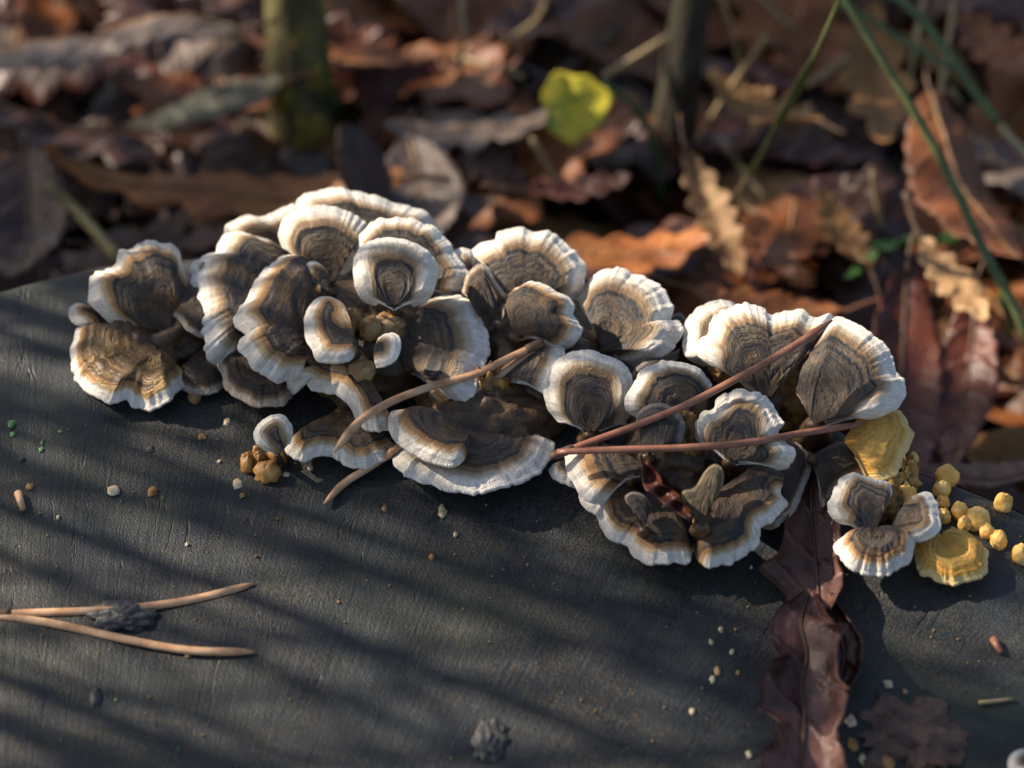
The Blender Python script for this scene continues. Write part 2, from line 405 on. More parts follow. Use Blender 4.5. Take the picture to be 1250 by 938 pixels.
def stump_z(x, y):
    """height of the weathered cut face"""
    z = ZT + 0.0011*mnoise.noise((x*22, y*22, 2.0)) + 0.0007*mnoise.noise((x*70, y*70, 5.0))
    return z
def build_stump():
    st = empty('tree_stump', (SC[0], SC[1], 0.0), 'wide dark weathered tree stump carrying the bracket fungi', 'stump')
    S = 420; R = 150
    ang = np.linspace(0, 2*math.pi, S, endpoint=False)
    Rr = stump_r(ang)
    Rr = (np.roll(Rr, 1)+Rr*2+np.roll(Rr, -1))/4
    Rr = Rr + 0.0016*np.array([mnoise.noise((math.cos(a)*9, math.sin(a)*9, 0)) for a in ang])
    V = []; F = []
    loc = np.array([SC[0], SC[1], 0.0])
    crack = [(0.62, 0.0016), (1.05, 0.0012), (1.34, 0.0014), (1.72, 0.0018), (2.02, 0.0013), (2.35, 0.0016), (0.95, 0.0010), (2.7, 0.0018), (3.6, 0.002), (4.5, 0.002)]
    for j in range(R+1):
        t = (j+0.3)/(R+0.3)
        for k in range(S):
            r = Rr[k]*t
            x = SC[0]+r*math.cos(ang[k]); y = SC[1]+r*math.sin(ang[k])
            z = stump_z(x, y) + 0.00010*mnoise.noise((x*320, y*320, 1.0))
            z -= 0.004*max(0, (t-0.965)/0.035)**2
            V.append((x-loc[0], y-loc[1], z))
    for j in range(R):
        for k in range(S):
            k2 = (k+1) % S
            F.append((j*S+k, (j+1)*S+k, (j+1)*S+k2, j*S+k2))
    F.append(tuple(range(S)))
    mesh_obj('cut_face', V, F, M_stump, st)
    V2 = []; F2 = []; H = 18
    for j in range(H+1):
        t = j/H
        for k in range(S):
            a = ang[k]; bump = 0.004*mnoise.noise((math.cos(a)*26, math.sin(a)*26, t*2))
            r = Rr[k] + 0.0006 + (bump-0.001)*min(1, t*6) + 0.03*t**3
            V2.append((r*math.cos(a), r*math.sin(a), (ZT-0.0043)*(1-t)-0.012*t))
    for j in range(H):
        for k in range(S):
            k2 = (k+1) % S
            F2.append((j*S+k, (j+1)*S+k, (j+1)*S+k2, j*S+k2))
    mesh_obj('bark', V2, F2, M_bark, st)
    # short drying cracks with depth (dark narrow wedges set into the face)
    return st
STUMP = build_stump()

# ------------------------------------------------------------------ brackets
BR_MESH = []      # evaluated geometry for resting needles on
SEEDN = [0]
def bracket(name, reg, pts, hinge, z, label, group, pal='grey', s=None, dome=0.10, curl=0.10, wav=1.0, th=1.0, flute=1.0, gdir=None, mw=3.4, droopk=1.0, rimk=1.0, bare=(0, 0), cat='bracket fungus', foot=None):
    SEEDN[0] += 1; seed = SEEDN[0]
    P2 = catmull(Z(reg, pts), 1.9); hx, hy = Z(reg, [hinge])[0]
    arc = np.concatenate([[0], np.cumsum(np.hypot(*np.diff(P2, axis=0).T))])
    size = min(1.0, arc[-1]/260.0)
    rad = P2-np.array([hx, hy]); rl = np.hypot(*rad.T)[:, None]
    lob = np.abs(vnoise(arc/10.5, seed+3))+0.35*np.abs(vnoise(arc/5.0, seed+5))
    off = flute*(0.4+0.6*size)*(1.5*vnoise(arc/17.0, seed)+3.0*(lob-0.45)+0.5*vnoise(arc/3.5, seed+6))
    P2 = P2 + rad/rl*off[:, None]
    N_ = len(P2)
    C = at_z(hx, hy, ZT+z)
    mid = P2[N_//2]; cen = P2.mean(0)*0.5+mid*0.5
    g = at_z(cen[0], cen[1], ZT+z)-C; g[2] = 0
    if gdir is not None: g = np.array([gdir[0], gdir[1], 0.0])
    g /= np.linalg.norm(g)
    if s is None: s = 0.15+0.35*g[1]
    n = np.array([0, 0, 1.0])-s*g; n /= np.linalg.norm(n)
    # margin undulation (metres, along the plane normal)
    w_lo = wav*0.0011*vnoise(arc/42.0, seed+9)*size
    fl = 0.00032*flute*(lob-0.45)*(0.5+0.5*size)
    R0 = np.array([np.linalg.norm(at_plane(x, y, C, n)-C) for x, y in P2])
    def prof(t, R):
        return R*(dome*4*t*(1-t)*(0.6+0.4*t)) - curl*R*sstep(0.72, 1.0, t)
    e2 = np.minimum(1, np.minimum(arc, arc[-1]-arc)/max(12.0, arc[-1]*0.14))
    droop = -0.0042*droopk*size*(1-sstep(0, 1, e2))
    hE = prof(1.0, R0)+w_lo+fl+droop
    M = np.array([at_plane(x, y, C+n*h, n)-n*h for (x, y), h in zip(P2, hE)])
    Vv = M-C
    R = np.linalg.norm(Vv, axis=1)
    arc3 = np.concatenate([[0], np.cumsum(np.linalg.norm(np.diff(M, axis=0), axis=1))])
    zs = float(np.clip(np.percentile(R, 60)/0.020, 0.5, 1.12))
    m = np.minimum(mw*0.001*zs, R*0.42)
    tb = 1-m/R
    JI, JO = 22, 11
    rows = [tb*(0.04+0.96*(j/JI)**0.85) for j in range(JI+1)] + [tb+(1-tb)*(j/JO) for j in range(1, JO+1)]
    endf = np.minimum(1, np.minimum(arc, arc[-1]-arc)/10.0)        # thin towards both ends
    edge_th = 0.0010*th*(0.45+0.55*endf)*(0.6+0.4*size)
    top = []; tts = []
    for t in rows:
        dm = (1-t)*R
        roll = 0.00032*th*np.sin(np.clip(dm/m, 0, 1)*math.pi)*(0.5+0.5*size)
        ridge = 0.00022*vnoise(dm*1000*0.75, seed+1)*(t > 0.15)
        lump = np.array([0.0006*mnoise.noise((p[0]*130, p[1]*130, seed*3.1)) for p in (C+Vv*t[:, None])])
        h = prof(t, R) + (w_lo*t**2) + fl*sstep(0.62, 1, t)**1.5 + droop*t**1.2 + (roll + ridge + lump)*sstep(0.0, 0.15, 1-t)
        top.append(C+Vv*t[:, None]+n*h[:, None]); tts.append(t)
    top = np.array(top)
    # rounded lip
    lip = []
    out = Vv/R[:, None]
    for ph in (35, 80, 125, 165):
        p_ = math.radians(ph)
        lip.append(top[-1] + out*(edge_th*0.5*math.sin(p_))[:, None] - n*(edge_th*0.5*(1-math.cos(p_)))[:, None])
    lip = np.array(lip)
    bot = []
    for t in rows[::-1][1:]:
        thk = edge_th + (1-t)*R*0.16
        j = len(rows)-1-len(bot)-1
        bot.append(top[j]-n*thk[:, None])
    bot = np.array(bot)
    G = np.concatenate([top, lip, bot])         # (rows, N, 3)
    nr = G.shape[0]
    # distance to margin (mm)
    flat = G.reshape(-1, 3)
    Mtop = top[-1][(arc >= bare[0]) & (arc <= arc[-1]-bare[1])]     # the rest of the outline carries no pale rim
    d = np.empty(len(flat))
    for i in range(0, len(flat), 4000):
        d[i:i+4000] = np.sqrt(((flat[i:i+4000, None, :]-Mtop[None, ::2, :])**2).sum(2)).min(1)
    d = d.reshape(nr, N_)*1000
    nt = len(rows)
    kk = max(3, N_//10)|1; Rs = np.convolve(np.pad(R, kk//2, mode='edge'), np.ones(kk)/kk, 'valid')
    for j in range(nt):
        ds = (1-rows[j])*(0.3*Rs+0.7*np.percentile(R, 75))*1000; w_ = sstep(4.0, 7.5, d[j])*sstep(-6, 18, arc-bare[0]*1.15)*sstep(-6, 18, arc[-1]-bare[1]*1.15-arc) if (bare[0] or bare[1]) else sstep(4.0, 7.5, d[j])
        d[j] = d[j]*(1-w_)+ds*w_
    d[nt:nt+4] = d[nt-1]
    zone = np.stack([d/(zs*rimk), np.broadcast_to(arc3*1000+seed*50, (nr, N_)), np.full((nr, N_), seed*0.731)], 2)
    # underside reads pale
    zone[nt+4:, :, 0] *= 0.25
    # vertex normals of the whole sheet
    du = np.gradient(G, axis=0); dv = np.gradient(G, axis=1)
    nn = np.cross(du, dv); nn /= (np.linalg.norm(nn, axis=2)[:, :, None]+1e-12)
    if (nn[nt//2]*n).sum() < 0: nn = -nn; flip = True
    else: flip = False
    f3 = at_z(hx, hy, ZT)*0.8+C*0.2; q = f3[:2]-SC
    rr_ = np.hypot(*q); rm = float(stump_r(math.atan2(q[1], q[0])))*0.955
    if rr_ > rm: q = q*rm/rr_
    foot_p = np.array([SC[0]+q[0], SC[1]+q[1], ZT])
    root = empty(name, foot_p, label, cat, group)
    def sub(pname, r0, r1list):
        idx = {}; V = []; Zn = []; Nn = []; F = []
        def vid(j, i):
            if (j, i) not in idx:
                idx[(j, i)] = len(V); V.append(G[j, i]-foot_p); Zn.append(zone[j, i]); Nn.append(nn[j, i])
            return idx[(j, i)]
        for (a, b) in r1list:
            for j in range(a, b):
                for i in range(N_-1):
                    q = (vid(j, i), vid(j+1, i), vid(j+1, i+1), vid(j, i+1))
                    F.append(q[::-1] if flip else q)
        o = mesh_obj(pname, V, F, FM[pal], root)
        me = o.data
        at = me.attributes.new('zone', 'FLOAT_VECTOR', 'POINT')
        at.data.foreach_set('vector', np.array(Zn, dtype=np.float32).ravel())
        me.normals_split_custom_set_from_vertices([tuple(x) for x in Nn])
        return o
    sub('cap', 0, [(0, JI), (nr-1-JI, nr-1)])
    sub('margin', 0, [(JI, nr-1-JI)])
    BR_MESH.append((top, N_))
    # tapering base that carries the cap down to the wood
    rt = min(0.006, R.min()*0.45, R.mean()*0.3); V = []; F = []; K = 14
    botc = C - n*0.001 + g*rt*0.3
    for j in range(9):
        t = j/8
        c = botc*(1-t)+ (foot_p+np.array([0, 0, -0.0015]))*t
        for k in range(K):
            a = 2*math.pi*k/K
            r = rt*(0.55+0.6*t**1.5)*(1+0.22*mnoise.noise((math.cos(a)*2, math.sin(a)*2, t*3+seed)))
            if j == 0: r *= 0.5
            V.append(np.array([c[0]+r*math.cos(a), c[1]+r*math.sin(a), c[2]])-foot_p)
    for j in range(8):
        for k in range(K):
            k2 = (k+1) % K
            F.append((j*K+k, (j+1)*K+k, (j+1)*K+k2, j*K+k2))
    F.append(tuple(range(K)))
    mesh_obj('base', V, F, NM['crust'], root)
    return root

g_left = 'brackets of the small clump by the pale knob'
G_A = 'brackets of the gold-brown clump'
G_B = 'brackets of the large rosette'
G_C = 'brackets at the foot of the large rosette'
G_D = 'brackets of the middle clump'
G_E = 'brackets of the broad clump by the yellow bracket'
G_F = 'brackets of the rosette with the leaf scrap'
G_G = 'brackets of the small trio'
bf = 'bracket_fungus'
# --- clump A
bracket(bf, 1, [(245,572),(205,540),(160,498),(122,455),(128,400),(147,357),(185,347),(228,312),(240,275),(290,262),(330,238),(385,236),(440,245),(465,275),(475,320),(494,356),(530,395)], (425,585), 0.010,
        'white-rimmed bracket standing upright over the gold-brown bracket', G_A, 'warm', s=0.35, dome=0.16)
bracket(bf, 1, [(118,560),(65,542),(48,505),(68,474),(105,475),(128,505)], (215,575), 0.007, 'tiny pale tab jutting between the two largest brackets of the gold-brown clump', G_A, 'warm', s=0.2, flute=0.5)
bracket(bf, 1, [(150,556),(82,560),(72,600),(55,640),(62,700),(85,770),(130,810),(185,843),(215,845),(262,832),(300,858),(350,872),(400,855),(432,822),(462,792),(500,760)], (390,640), 0.009,
        'gold-brown bracket with glistening wrinkled top and white left rim', G_A, 'gold', s=-0.25, dome=0.13, wav=1.6)
bracket(bf, 1, [(520,398),(480,396),(448,410),(428,440),(430,490),(470,530),(510,575),(555,604)], (600,470), 0.012, 'small tan-edged bracket wedged between gold-brown clump and large rosette', G_A, 'brown', s=0.15)
bracket(bf, 1, [(440,770),(480,796),(510,812),(560,815),(600,805),(645,782)], (560,640), 0.006, 'dark wrinkled shelf with thin white lip right of the gold-brown bracket', G_A, 'brown', s=-0.15, wav=1.6)
bracket(bf, 1, [(525,372),(512,335),(530,308),(560,303)], (620,370), 0.013, 'small white knob at the left edge of the large rosette', G_B, 'grey', flute=0.4)
# --- rosette B
bracket(bf, 2, [(20,215),(22,168),(60,145),(100,125),(140,135),(180,120),(230,100),(270,86),(300,90)], (250,270), 0.008, 'low ruffled bracket along the back left edge of the large rosette', G_B, 'grey', s=0.55)
bracket(bf, 2, [(262,108),(280,70),(330,45),(400,32),(440,32),(470,45),(530,55),(600,80),(660,95),(720,115),(750,145),(795,190)], (560,300), 0.009, 'wide ruffled bracket along the back of the large rosette', G_B, 'grey', s=0.6)
bracket(bf, 1, [(640,705),(600,690),(570,640),(575,600),(540,560),(535,500),(525,440),(520,380),(540,320),(570,285),(610,275),(622,245),(655,208),(700,195),(750,212),(800,222),(850,245)], (870,500), 0.011,
        'tall blue-grey bracket with wide cream rim, outermost on the left of the large rosette', G_B, 'grey', s=0.25, dome=0.16)
bracket(bf, 1, [(600,690),(632,745),(642,790),(690,828),(760,862),(800,855),(860,852),(910,800)], (820,640), 0.009, 'reddish-brown bracket with pale lower lip beneath the blue-grey bracket', G_B, 'brown', s=-0.1, mw=2.6)
bracket(bf, 2, [(218,240),(207,192),(225,145),(260,115),(320,95),(370,90),(430,108),(480,130),(518,155),(510,190),(485,225)], (390,385), 0.013, 'dark broad bracket with ruffled cream rim at the back centre of the rosette', G_B, 'grey', s=0.6)
bracket(bf, 2, [(482,270),(485,215),(520,170),(570,140),(640,138),(720,155),(780,195),(815,235),(830,265),(870,320),(875,350),(852,372),(860,402),(825,418)], (650,375), 0.0175,
        'bracket with tiered cream rim directly behind the mushroom-shaped one', G_B, 'grey', s=0.5)
bracket(bf, 2, [(548,447),(502,418),(478,350),(480,280),(510,235),(560,212),(620,210),(700,230),(750,270),(772,320),(762,380),(732,430),(692,450)], (618,452), 0.025,
        'smooth mushroom-shaped bracket with broad white rim and narrow neck', G_B, 'grey', s=0.35, dome=0.16, flute=0.5, mw=4.2, rimk=1.2)
bracket(bf, 2, [(285,715),(240,712),(205,722),(160,695),(120,670),(95,630),(65,605),(70,570),(96,550),(55,520),(50,490),(70,455),(95,440),(105,400),(130,350),(170,310),(215,270),(260,267),(290,290),(302,335)], (335,560), 0.017,
        'sunlit ear-shaped bracket with scalloped white left rim in the large rosette', G_B, 'warm', s=0.2, dome=0.2)
bracket(bf, 2, [(308,355),(303,312),(330,292),(360,305),(380,330)], (395,400), 0.020, 'small brown knob with white tip beside the ear-shaped bracket', G_B, 'warm', s=0.4, flute=0.4)
bracket(bf, 2, [(490,600),(462,636),(400,646),(350,640),(330,600),(308,560),(303,500),(320,450),(360,420),(400,420),(435,445),(447,490),(444,515)], (480,560), 0.022,
        'bright cream crescent bracket at the heart of the large rosette', G_B, 'warm', s=0.05, dome=0.10, curl=0.05, flute=0.6, rimk=1.4, droopk=0.3, bare=(16, 0))
bracket(bf, 2, [(556,672),(592,660),(620,640),(635,600),(632,560),(605,548),(572,566)], (545,615), 0.021, 'tiny cupped bracket with thin white rim inside the rosette', G_B, 'grey', s=0.5, flute=0.5, mw=2.2)
bracket(bf, 2, [(742,515),(732,455),(765,420),(820,408),(870,420),(915,455),(930,520),(950,570),(945,640),(915,690),(907,740),(880,780),(840,798),(795,785)], (640,650), 0.011,
        'large dark fan bracket with white right rim, crossed by a pine needle', G_B, 'grey', s=0.35, dome=0.12)
bracket(bf, 2, [(262,765),(242,735),(248,707),(275,705),(310,722),(330,745),(370,755),(420,765),(460,800),(480,850),(520,890),(560,893),(620,880)], (500,660), 0.014,
        'long tan-rimmed lip bracket along the front of the large rosette', G_B, 'warm', s=-0.2, dome=0.12, wav=1.5)
# --- C
bracket(bf, 3, [(255,385),(215,412),(210,440),(235,465),(280,478),(330,455),(380,465),(420,495),(480,508),(520,500),(550,480),(620,455)], (430,300), 0.007, 'dark shadowed bracket with scalloped thin rim under the lip bracket', G_C, 'warm', s=-0.12, mw=2.6)
bracket(bf, 3, [(140,452),(110,430),(92,390),(120,345),(165,318),(200,325),(228,368),(222,420)], (180,462), 0.008, 'small upright white bracket above orange nubs', G_C, 'grey', s=0.5, flute=0.7)
bracket(bf, 3, [(590,448),(610,492),(650,530),(720,555),(780,580),(850,588),(920,590),(1000,570),(1080,545),(1130,510),(1165,460),(1176,420),(1150,402)], (900,360), 0.008, 'broad bowl-shaped bracket with even tan and white rim at the front', G_C, 'grey', s=-0.05, dome=0.02, curl=0.02)
bracket(bf, 3, [(872,440),(855,475),(818,498),(760,492),(700,470),(650,440),(600,400),(583,350),(590,310),(630,298),(690,310)], (870,385), 0.012, 'smooth bracket with wide tan rim lying over the bowl-shaped one', G_C, 'warm', s=0.1, dome=0.12, flute=0.5, bare=(20, 0))
bracket(bf, 4, [(380,565),(440,525),(480,540),(495,580),(470,640),(440,700),(420,745)], (210,660), 0.012, 'dark bracket with pale right rim beneath the pine needle tips', G_C, 'grey', s=0.3)
# --- D
bracket(bf, 4, [(60,235),(42,185),(50,158),(85,145),(120,160),(132,195)], (110,290), 0.016, 'small white knob between the rosette and the middle clump', G_D, 'grey', s=0.5, flute=0.4)
bracket(bf, 4, [(112,165),(160,125),(215,110),(230,85),(280,70),(330,65),(375,80),(440,85),(500,120),(540,165),(578,210),(575,270),(560,320),(530,362)], (330,380), 0.012, 'broad semicircular bracket with black arc line at the back of the middle clump', G_D, 'grey', s=0.5)
bracket(bf, 4, [(80,320),(100,260),(130,225),(165,212),(200,255),(240,310),(268,355)], (180,470), 0.016, 'rough brown bracket without white rim left of the overlapping bracket', G_D, 'brown', s=0.4, wav=1.6)
bracket(bf, 4, [(255,350),(300,305),(360,288),(420,290),(450,320),(500,345),(530,380),(530,420),(560,470),(550,510),(520,540),(490,562)], (290,500), 0.0165, 'overlapping bracket with tan top and white scalloped right rim in the middle clump', G_D, 'warm', s=0.35, dome=0.16, bare=(22, 0))
bracket(bf, 4, [(562,352),(590,310),(610,275),(650,240),(710,230),(770,250),(830,270),(880,300),(920,350),(935,400),(932,438),(965,442),(978,475),(950,530),(900,580),(860,600),(800,640)], (655,560), 0.010,
        'large bracket with dark olive centre and notched right rim', G_D, 'grey', s=0.4)
bracket(bf, 4, [(475,855),(437,800),(420,730),(435,670),(470,610),(530,575),(600,565),(650,580),(690,595),(730,610),(765,650),(775,700),(768,790),(758,865)], (610,900), 0.010, 'neat round bracket with even white rim and blue-grey bands', G_D, 'grey', s=0.45, flute=0.5)
bracket(bf, 5, [(305,300),(320,252),(370,215),(425,205),(470,180)], (430,330), 0.007, 'dull brown bracket half hidden behind the short white-rimmed bracket', G_D, 'slate', s=0.4)
bracket(bf, 5, [(325,415),(292,385),(290,350),(310,310),(340,260),(400,230),(460,230),(510,240),(550,265),(578,305)], (480,440), 0.013, 'short white-rimmed bracket between round bracket and the scalloped one', G_D, 'grey', s=0.45)
bracket(bf, 5, [(322,425),(330,395),(370,370),(420,370),(465,400),(482,440),(472,490),(450,520)], (350,540), 0.016, 'plain grey-brown bracket without white rim', G_D, 'slate', s=0.3, flute=0.4)
bracket(bf, 5, [(430,75),(460,62),(485,75),(500,105),(495,160)], (420,190), 0.006, 'small pale grey bracket peeping out beside the white crescent', G_D, 'slate', s=0.5)
# --- E
bracket(bf, 6, [(95,245),(50,215),(37,170),(45,115),(75,75),(130,52),(185,52),(230,70)], (210,260), 0.008, 'white crescent bracket half hidden behind the widest right bracket', G_E, 'grey', s=0.5, mw=4.2)
bracket(bf, 6, [(115,240),(78,205),(85,175),(115,150),(125,105),(180,70),(220,58),(285,68),(300,90),(350,80),(400,75),(440,95),(500,92),(470,150)], (300,350), 0.012, 'wide dark-banded bracket under the rising pine needle', G_E, 'grey', s=0.5, droopk=0.25, bare=(0, 24))
bracket(bf, 6, [(385,330),(398,255),(430,190),(470,135),(510,95),(560,115),(600,140),(650,170),(680,220),(685,260),(718,290),(715,335),(690,375),(640,400),(600,410)], (440,425), 0.013, 'blue-banded bracket with jagged white rim above the yellow bracket', G_E, 'grey', s=0.4, droopk=0.25, rimk=0.85, bare=(85, 0))
bracket(bf, 6, [(590,405),(640,395),(680,380),(710,390),(730,430),(742,465),(720,510),(700,560),(670,590),(620,598),(585,580)], (530,480), 0.010, 'bright yellow lumpy bracket below the blue-banded one', G_E, 'yellow', s=0.05, wav=1.8)
bracket(bf, 6, [(560,470),(600,500),(610,530),(590,575),(540,595),(500,625),(470,680),(455,650)], (440,520), 0.010, 'drooping brown bracket beside the maroon leaf', G_E, 'brown', s=-0.3, wav=1.4)
# --- F
bracket(bf, 5, [(860,490),(895,530),(908,560),(905,600),(880,660),(850,720),(800,775),(750,792)], (710,620), 0.007, 'rusty brown bracket with ragged edge at the right of the leaf-scrap rosette', G_F, 'brown', s=0.05, wav=1.6)
bracket(bf, 5, [(560,505),(525,485),(525,440),(555,395),(588,388),(592,360),(620,335),(680,322),(740,335),(780,370),(800,405),(815,430),(792,468),(830,500),(848,530),(830,575),(795,592)], (640,560), 0.015,
        'frilly white-rimmed bracket rising at the back of the leaf-scrap rosette', G_F, 'grey', s=0.4)
bracket(bf, 5, [(795,560),(812,620),(800,665),(825,700),(800,735),(740,780),(730,830),(680,870),(640,905),(610,900),(560,912),(525,880),(515,840)], (610,650), 0.013, 'brown bracket with white lower right rim and yellow tip', G_F, 'warm', s=-0.15, wav=1.5, rimk=0.7, bare=(45, 38))
bracket(bf, 5, [(190,535),(130,513),(95,520),(88,560),(100,600),(120,640),(140,672),(165,692),(215,705)], (360,580), 0.013, 'bracket with thick tan and white left rim, crossed by a dark needle', G_F, 'warm', s=0.15, dome=0.16)
bracket(bf, 5, [(132,660),(135,690),(152,714),(185,735),(215,740)], (300,640), 0.008, 'narrow pale bracket edge under the thick-rimmed one', G_F, 'grey', s=0.1)
bracket(bf, 5, [(215,665),(188,675),(185,720),(210,780),(250,820),(295,838),(310,868),(350,895),(400,903),(450,893),(485,907),(502,880),(505,840),(490,790)], (420,690), 0.010, 'low wavy bracket with cream rim at the front of the leaf-scrap rosette', G_F, 'warm', s=-0.2, dome=0.12, wav=1.4, bare=(0, 34))
bracket(bf, 5, [(290,700),(285,680),(310,665),(345,675),(375,710)], (350,790), 0.0135, 'dark grey lobe lying on the low wavy bracket', G_F, 'slate', s=0.3, flute=0.4)
bracket(bf, 5, [(478,700),(480,665),(520,650),(550,600),(585,572),(612,590),(612,640),(585,690)], (540,780), 0.017, 'olive finger-like bracket in the middle of the leaf-scrap rosette', G_F, 'olive', s=0.3, flute=0.4)
bracket(bf, 5, [(30,585),(40,610),(80,630),(125,650)], (110,545), 0.006, 'little grey-white bracket tip under the round bracket', G_F, 'grey', s=-0.1)
# --- G
bracket(bf, 6, [(555,735),(520,728),(495,705),(490,670),(510,620),(540,585),(590,582),(630,600),(670,605),(682,640),(668,675)], (625,765), 0.009, 'upper white-rimmed bracket of the small trio', G_G, 'grey', s=0.3, dome=0.16)
bracket(bf, 6, [(735,680),(752,648),(790,638),(815,665),(826,710),(822,750),(785,780),(745,790)], (680,740), 0.009, 'narrow right-hand bracket of the small trio, touching the yellow disc', G_G, 'grey', s=0.35)
bracket(bf, 6, [(580,795),(545,770),(512,792),(520,830),(560,870),(610,888),(660,888),(700,865),(735,845),(745,800),(732,765),(695,775)], (640,740), 0.010, 'lower smiling-shaped bracket of the small trio', G_G, 'warm', s=-0.1, dome=0.14)
bracket(bf, 6, [(770,770),(748,790),(756,830),(770,880),(800,890),(830,905),(870,917),(920,900),(968,885),(977,820),(958,800),(920,765),(870,748)], (835,765), 0.006, 'flat butter-yellow bracket disc at the right of the small trio', G_G, 'yellow', s=-0.05, dome=0.08, wav=1.8)
bracket(bf, 7, [(935,880),(905,885),(880,900),(876,925),(890,950),(930,960)], (960,925), 0.004, 'small cream bracket at the right-hand rim of the stump face', None, 'grey', s=0.05)

# ------------------------------------------------------------------ crusts and nubs
def lump_geo(rx, ry, rz, seed, rough=0.25, nseg=20, nring=12, freq=2.2):
    V = []; F = []
    for j in range(nring+1):
        ph = math.pi*j/nring
        for k in range(nseg):
            a = 2*math.pi*k/nseg
            d = Vector((math.sin(ph)*math.cos(a), math.sin(ph)*math.sin(a), math.cos(ph)))
            f = 1+rough*mnoise.noise(d*freq+Vector((seed*3.3, 0, 0)))+rough*0.5*mnoise.noise(d*freq*2.6+Vector((0, seed*2.1, 0)))
            V.append((d.x*rx*f, d.y*ry*f, d.z*rz*f))
    for j in range(nring):
        for k in range(nseg):
            k2 = (k+1) % nseg
            F.append((j*nseg+k, (j+1)*nseg+k, (j+1)*nseg+k2, j*nseg+k2))
    return V, F
def lump(name, px, py, w, h, rz, mat, label, cat, group=None, rough=0.25, z=0.0, seg=20, freq=2.2):
    p = at_z(px, py, ZT+z); k = np.linalg.norm(p-CAMN)*KF*2/1250.0
    sd = px*0.37+py*0.11
    V, F = lump_geo(w*0.5*k, h*0.5*k/math.sin(PITCH), rz, sd, rough, seg, max(8, seg*2//3), freq)
    o = mesh_obj(name, V, F, NM[mat])
    o.location = (p[0], p[1], stump_z(p[0], p[1])+rz*0.35+z)
    tag(o, label, cat, group); return o
for (px, py, w, h, rz, m, lab) in [
    (455, 430, 220, 130, 0.0125, 'crust', 'dark lumpy crust under the large rosette'),
    (478, 400, 60, 46, 0.015, 'ochre', 'ochre lumpy heart of the large rosette'),
    (590, 520, 170, 90, 0.008, 'crust', 'dark rough crust in the bowl-shaped bracket'),
    (650, 450, 170, 130, 0.0105, 'crust', 'dark brown crust under the middle clump'),
    (820, 560, 110, 110, 0.011, 'crust', 'dark crust under the leaf-scrap rosette'),
    (828, 575, 62, 44, 0.013, 'ochre', 'yellow-ochre crust at the heart of the leaf-scrap rosette'),
    (970, 480, 130, 90, 0.009, 'ochre', 'ochre crust below the wide dark-banded bracket'),
    (880, 440, 130, 60, 0.009, 'crust', 'dark crust behind the scalloped bracket'),
    (1075, 615, 60, 44, 0.007, 'ochre', 'ochre crust joining the small trio'),
    (598, 505, 70, 34, 0.0105, 'ochre', 'bumpy olive-brown crust in the hollow of the bowl-shaped bracket'),
    (195, 420, 120, 90, 0.009, 'crust', 'rough brown crust under the gold-brown clump'),
    (212, 415, 56, 40, 0.0085, 'ochre', 'golden crust patch inside the gold-brown clump'),
    ]:
    lump('fungus_crust', px, py, w, h, rz, m, lab, 'fungus crust', None, 0.3, 0.0, 44, 3.2)
NG = 'young yellow nubs on the stump'
nub_l = 'young round yellow fungus nub on the stump beside the yellow discs'
for (x, y, w, h) in [(850,597,66,50),(835,640,50,40),(838,680,38,32),(890,705,50,42),(945,728,70,56),(975,765,42,36),(1010,790,46,46),(1025,678,52,44),(840,718,40,34),(747,540,32,28),(905,740,40,34),(1078,840,50,52)]:
    fx, fy = Z(6, [(x, y)])[0]
    lump('fungus_nub', fx, fy, w*0.43, h*0.40, 0.0013+0.00002*w, 'yellow', nub_l, 'fungus nub', NG, 0.2, 0, 30, 1.5)
fx, fy = Z(6, [(718, 625)])[0]; lump('fungus_nub', fx, fy, 32, 26, 0.006, 'orange', 'orange lumpy nub under the yellow bracket', 'fungus nub', None, 0.5, 0, 30, 3)
fx, fy = Z(6, [(715, 690)])[0]; lump('fungus_nub', fx, fy, 26, 20, 0.006, 'yellow', 'yellow nub squeezed between the brackets of the small trio', 'fungus nub', None, 0.4)
OG = 'orange nubs below the small white bracket'
for (x, y, w, h) in [(67,505,52,60),(108,495,46,44),(140,535,100,66),(172,480,70,50),(100,470,30,26)]:
    fx, fy = Z(3, [(x, y)])[0]
    lump('fungus_nub', fx, fy, w*0.336, h*0.336, 0.0026, 'orange', 'glossy orange-brown nub in a bunch below the small upright white bracket', 'fungus nub', OG, 0.3)
for (x, y, w, h, zz) in [(600,540,120,80,0.014), (535,550,80,60,0.015), (470,520,70,60,0.015), (505,700,100,60,0.013)]:
    fx, fy = Z(2, [(x, y)])[0]
    lump('fungus_nub', fx, fy, w*0.34, h*0.34, 0.0032, 'tan', 'tan rounded nub in the heart of the large rosette', 'fungus nub', 'tan nubs in the rosette heart', 0.3, zz)
fx, fy = Z(5, [(540, 835)])[0]; lump('fungus_nub', fx, fy, 26, 34, 0.006, 'orange', 'yellow-orange lump between the two front brackets of the leaf-scrap rosette', 'fungus nub', None, 0.3, 0.001, 30, 2)
fx, fy = Z(1, [(525, 838)])[0]; lump('fungus_nub', fx, fy, 17, 13, 0.0018, 'tan', 'tiny ringed tan button on the stump below the gold-brown clump', 'fungus nub', None, 0.15)
fx, fy = Z(5, [(620, 255)])[0]; lump('fungus_nub', fx, fy, 40, 26, 0.005, 'tan', 'rough tan nub left of the wide dark-banded bracket', 'fungus nub', None, 0.3, 0.006, 30, 4)

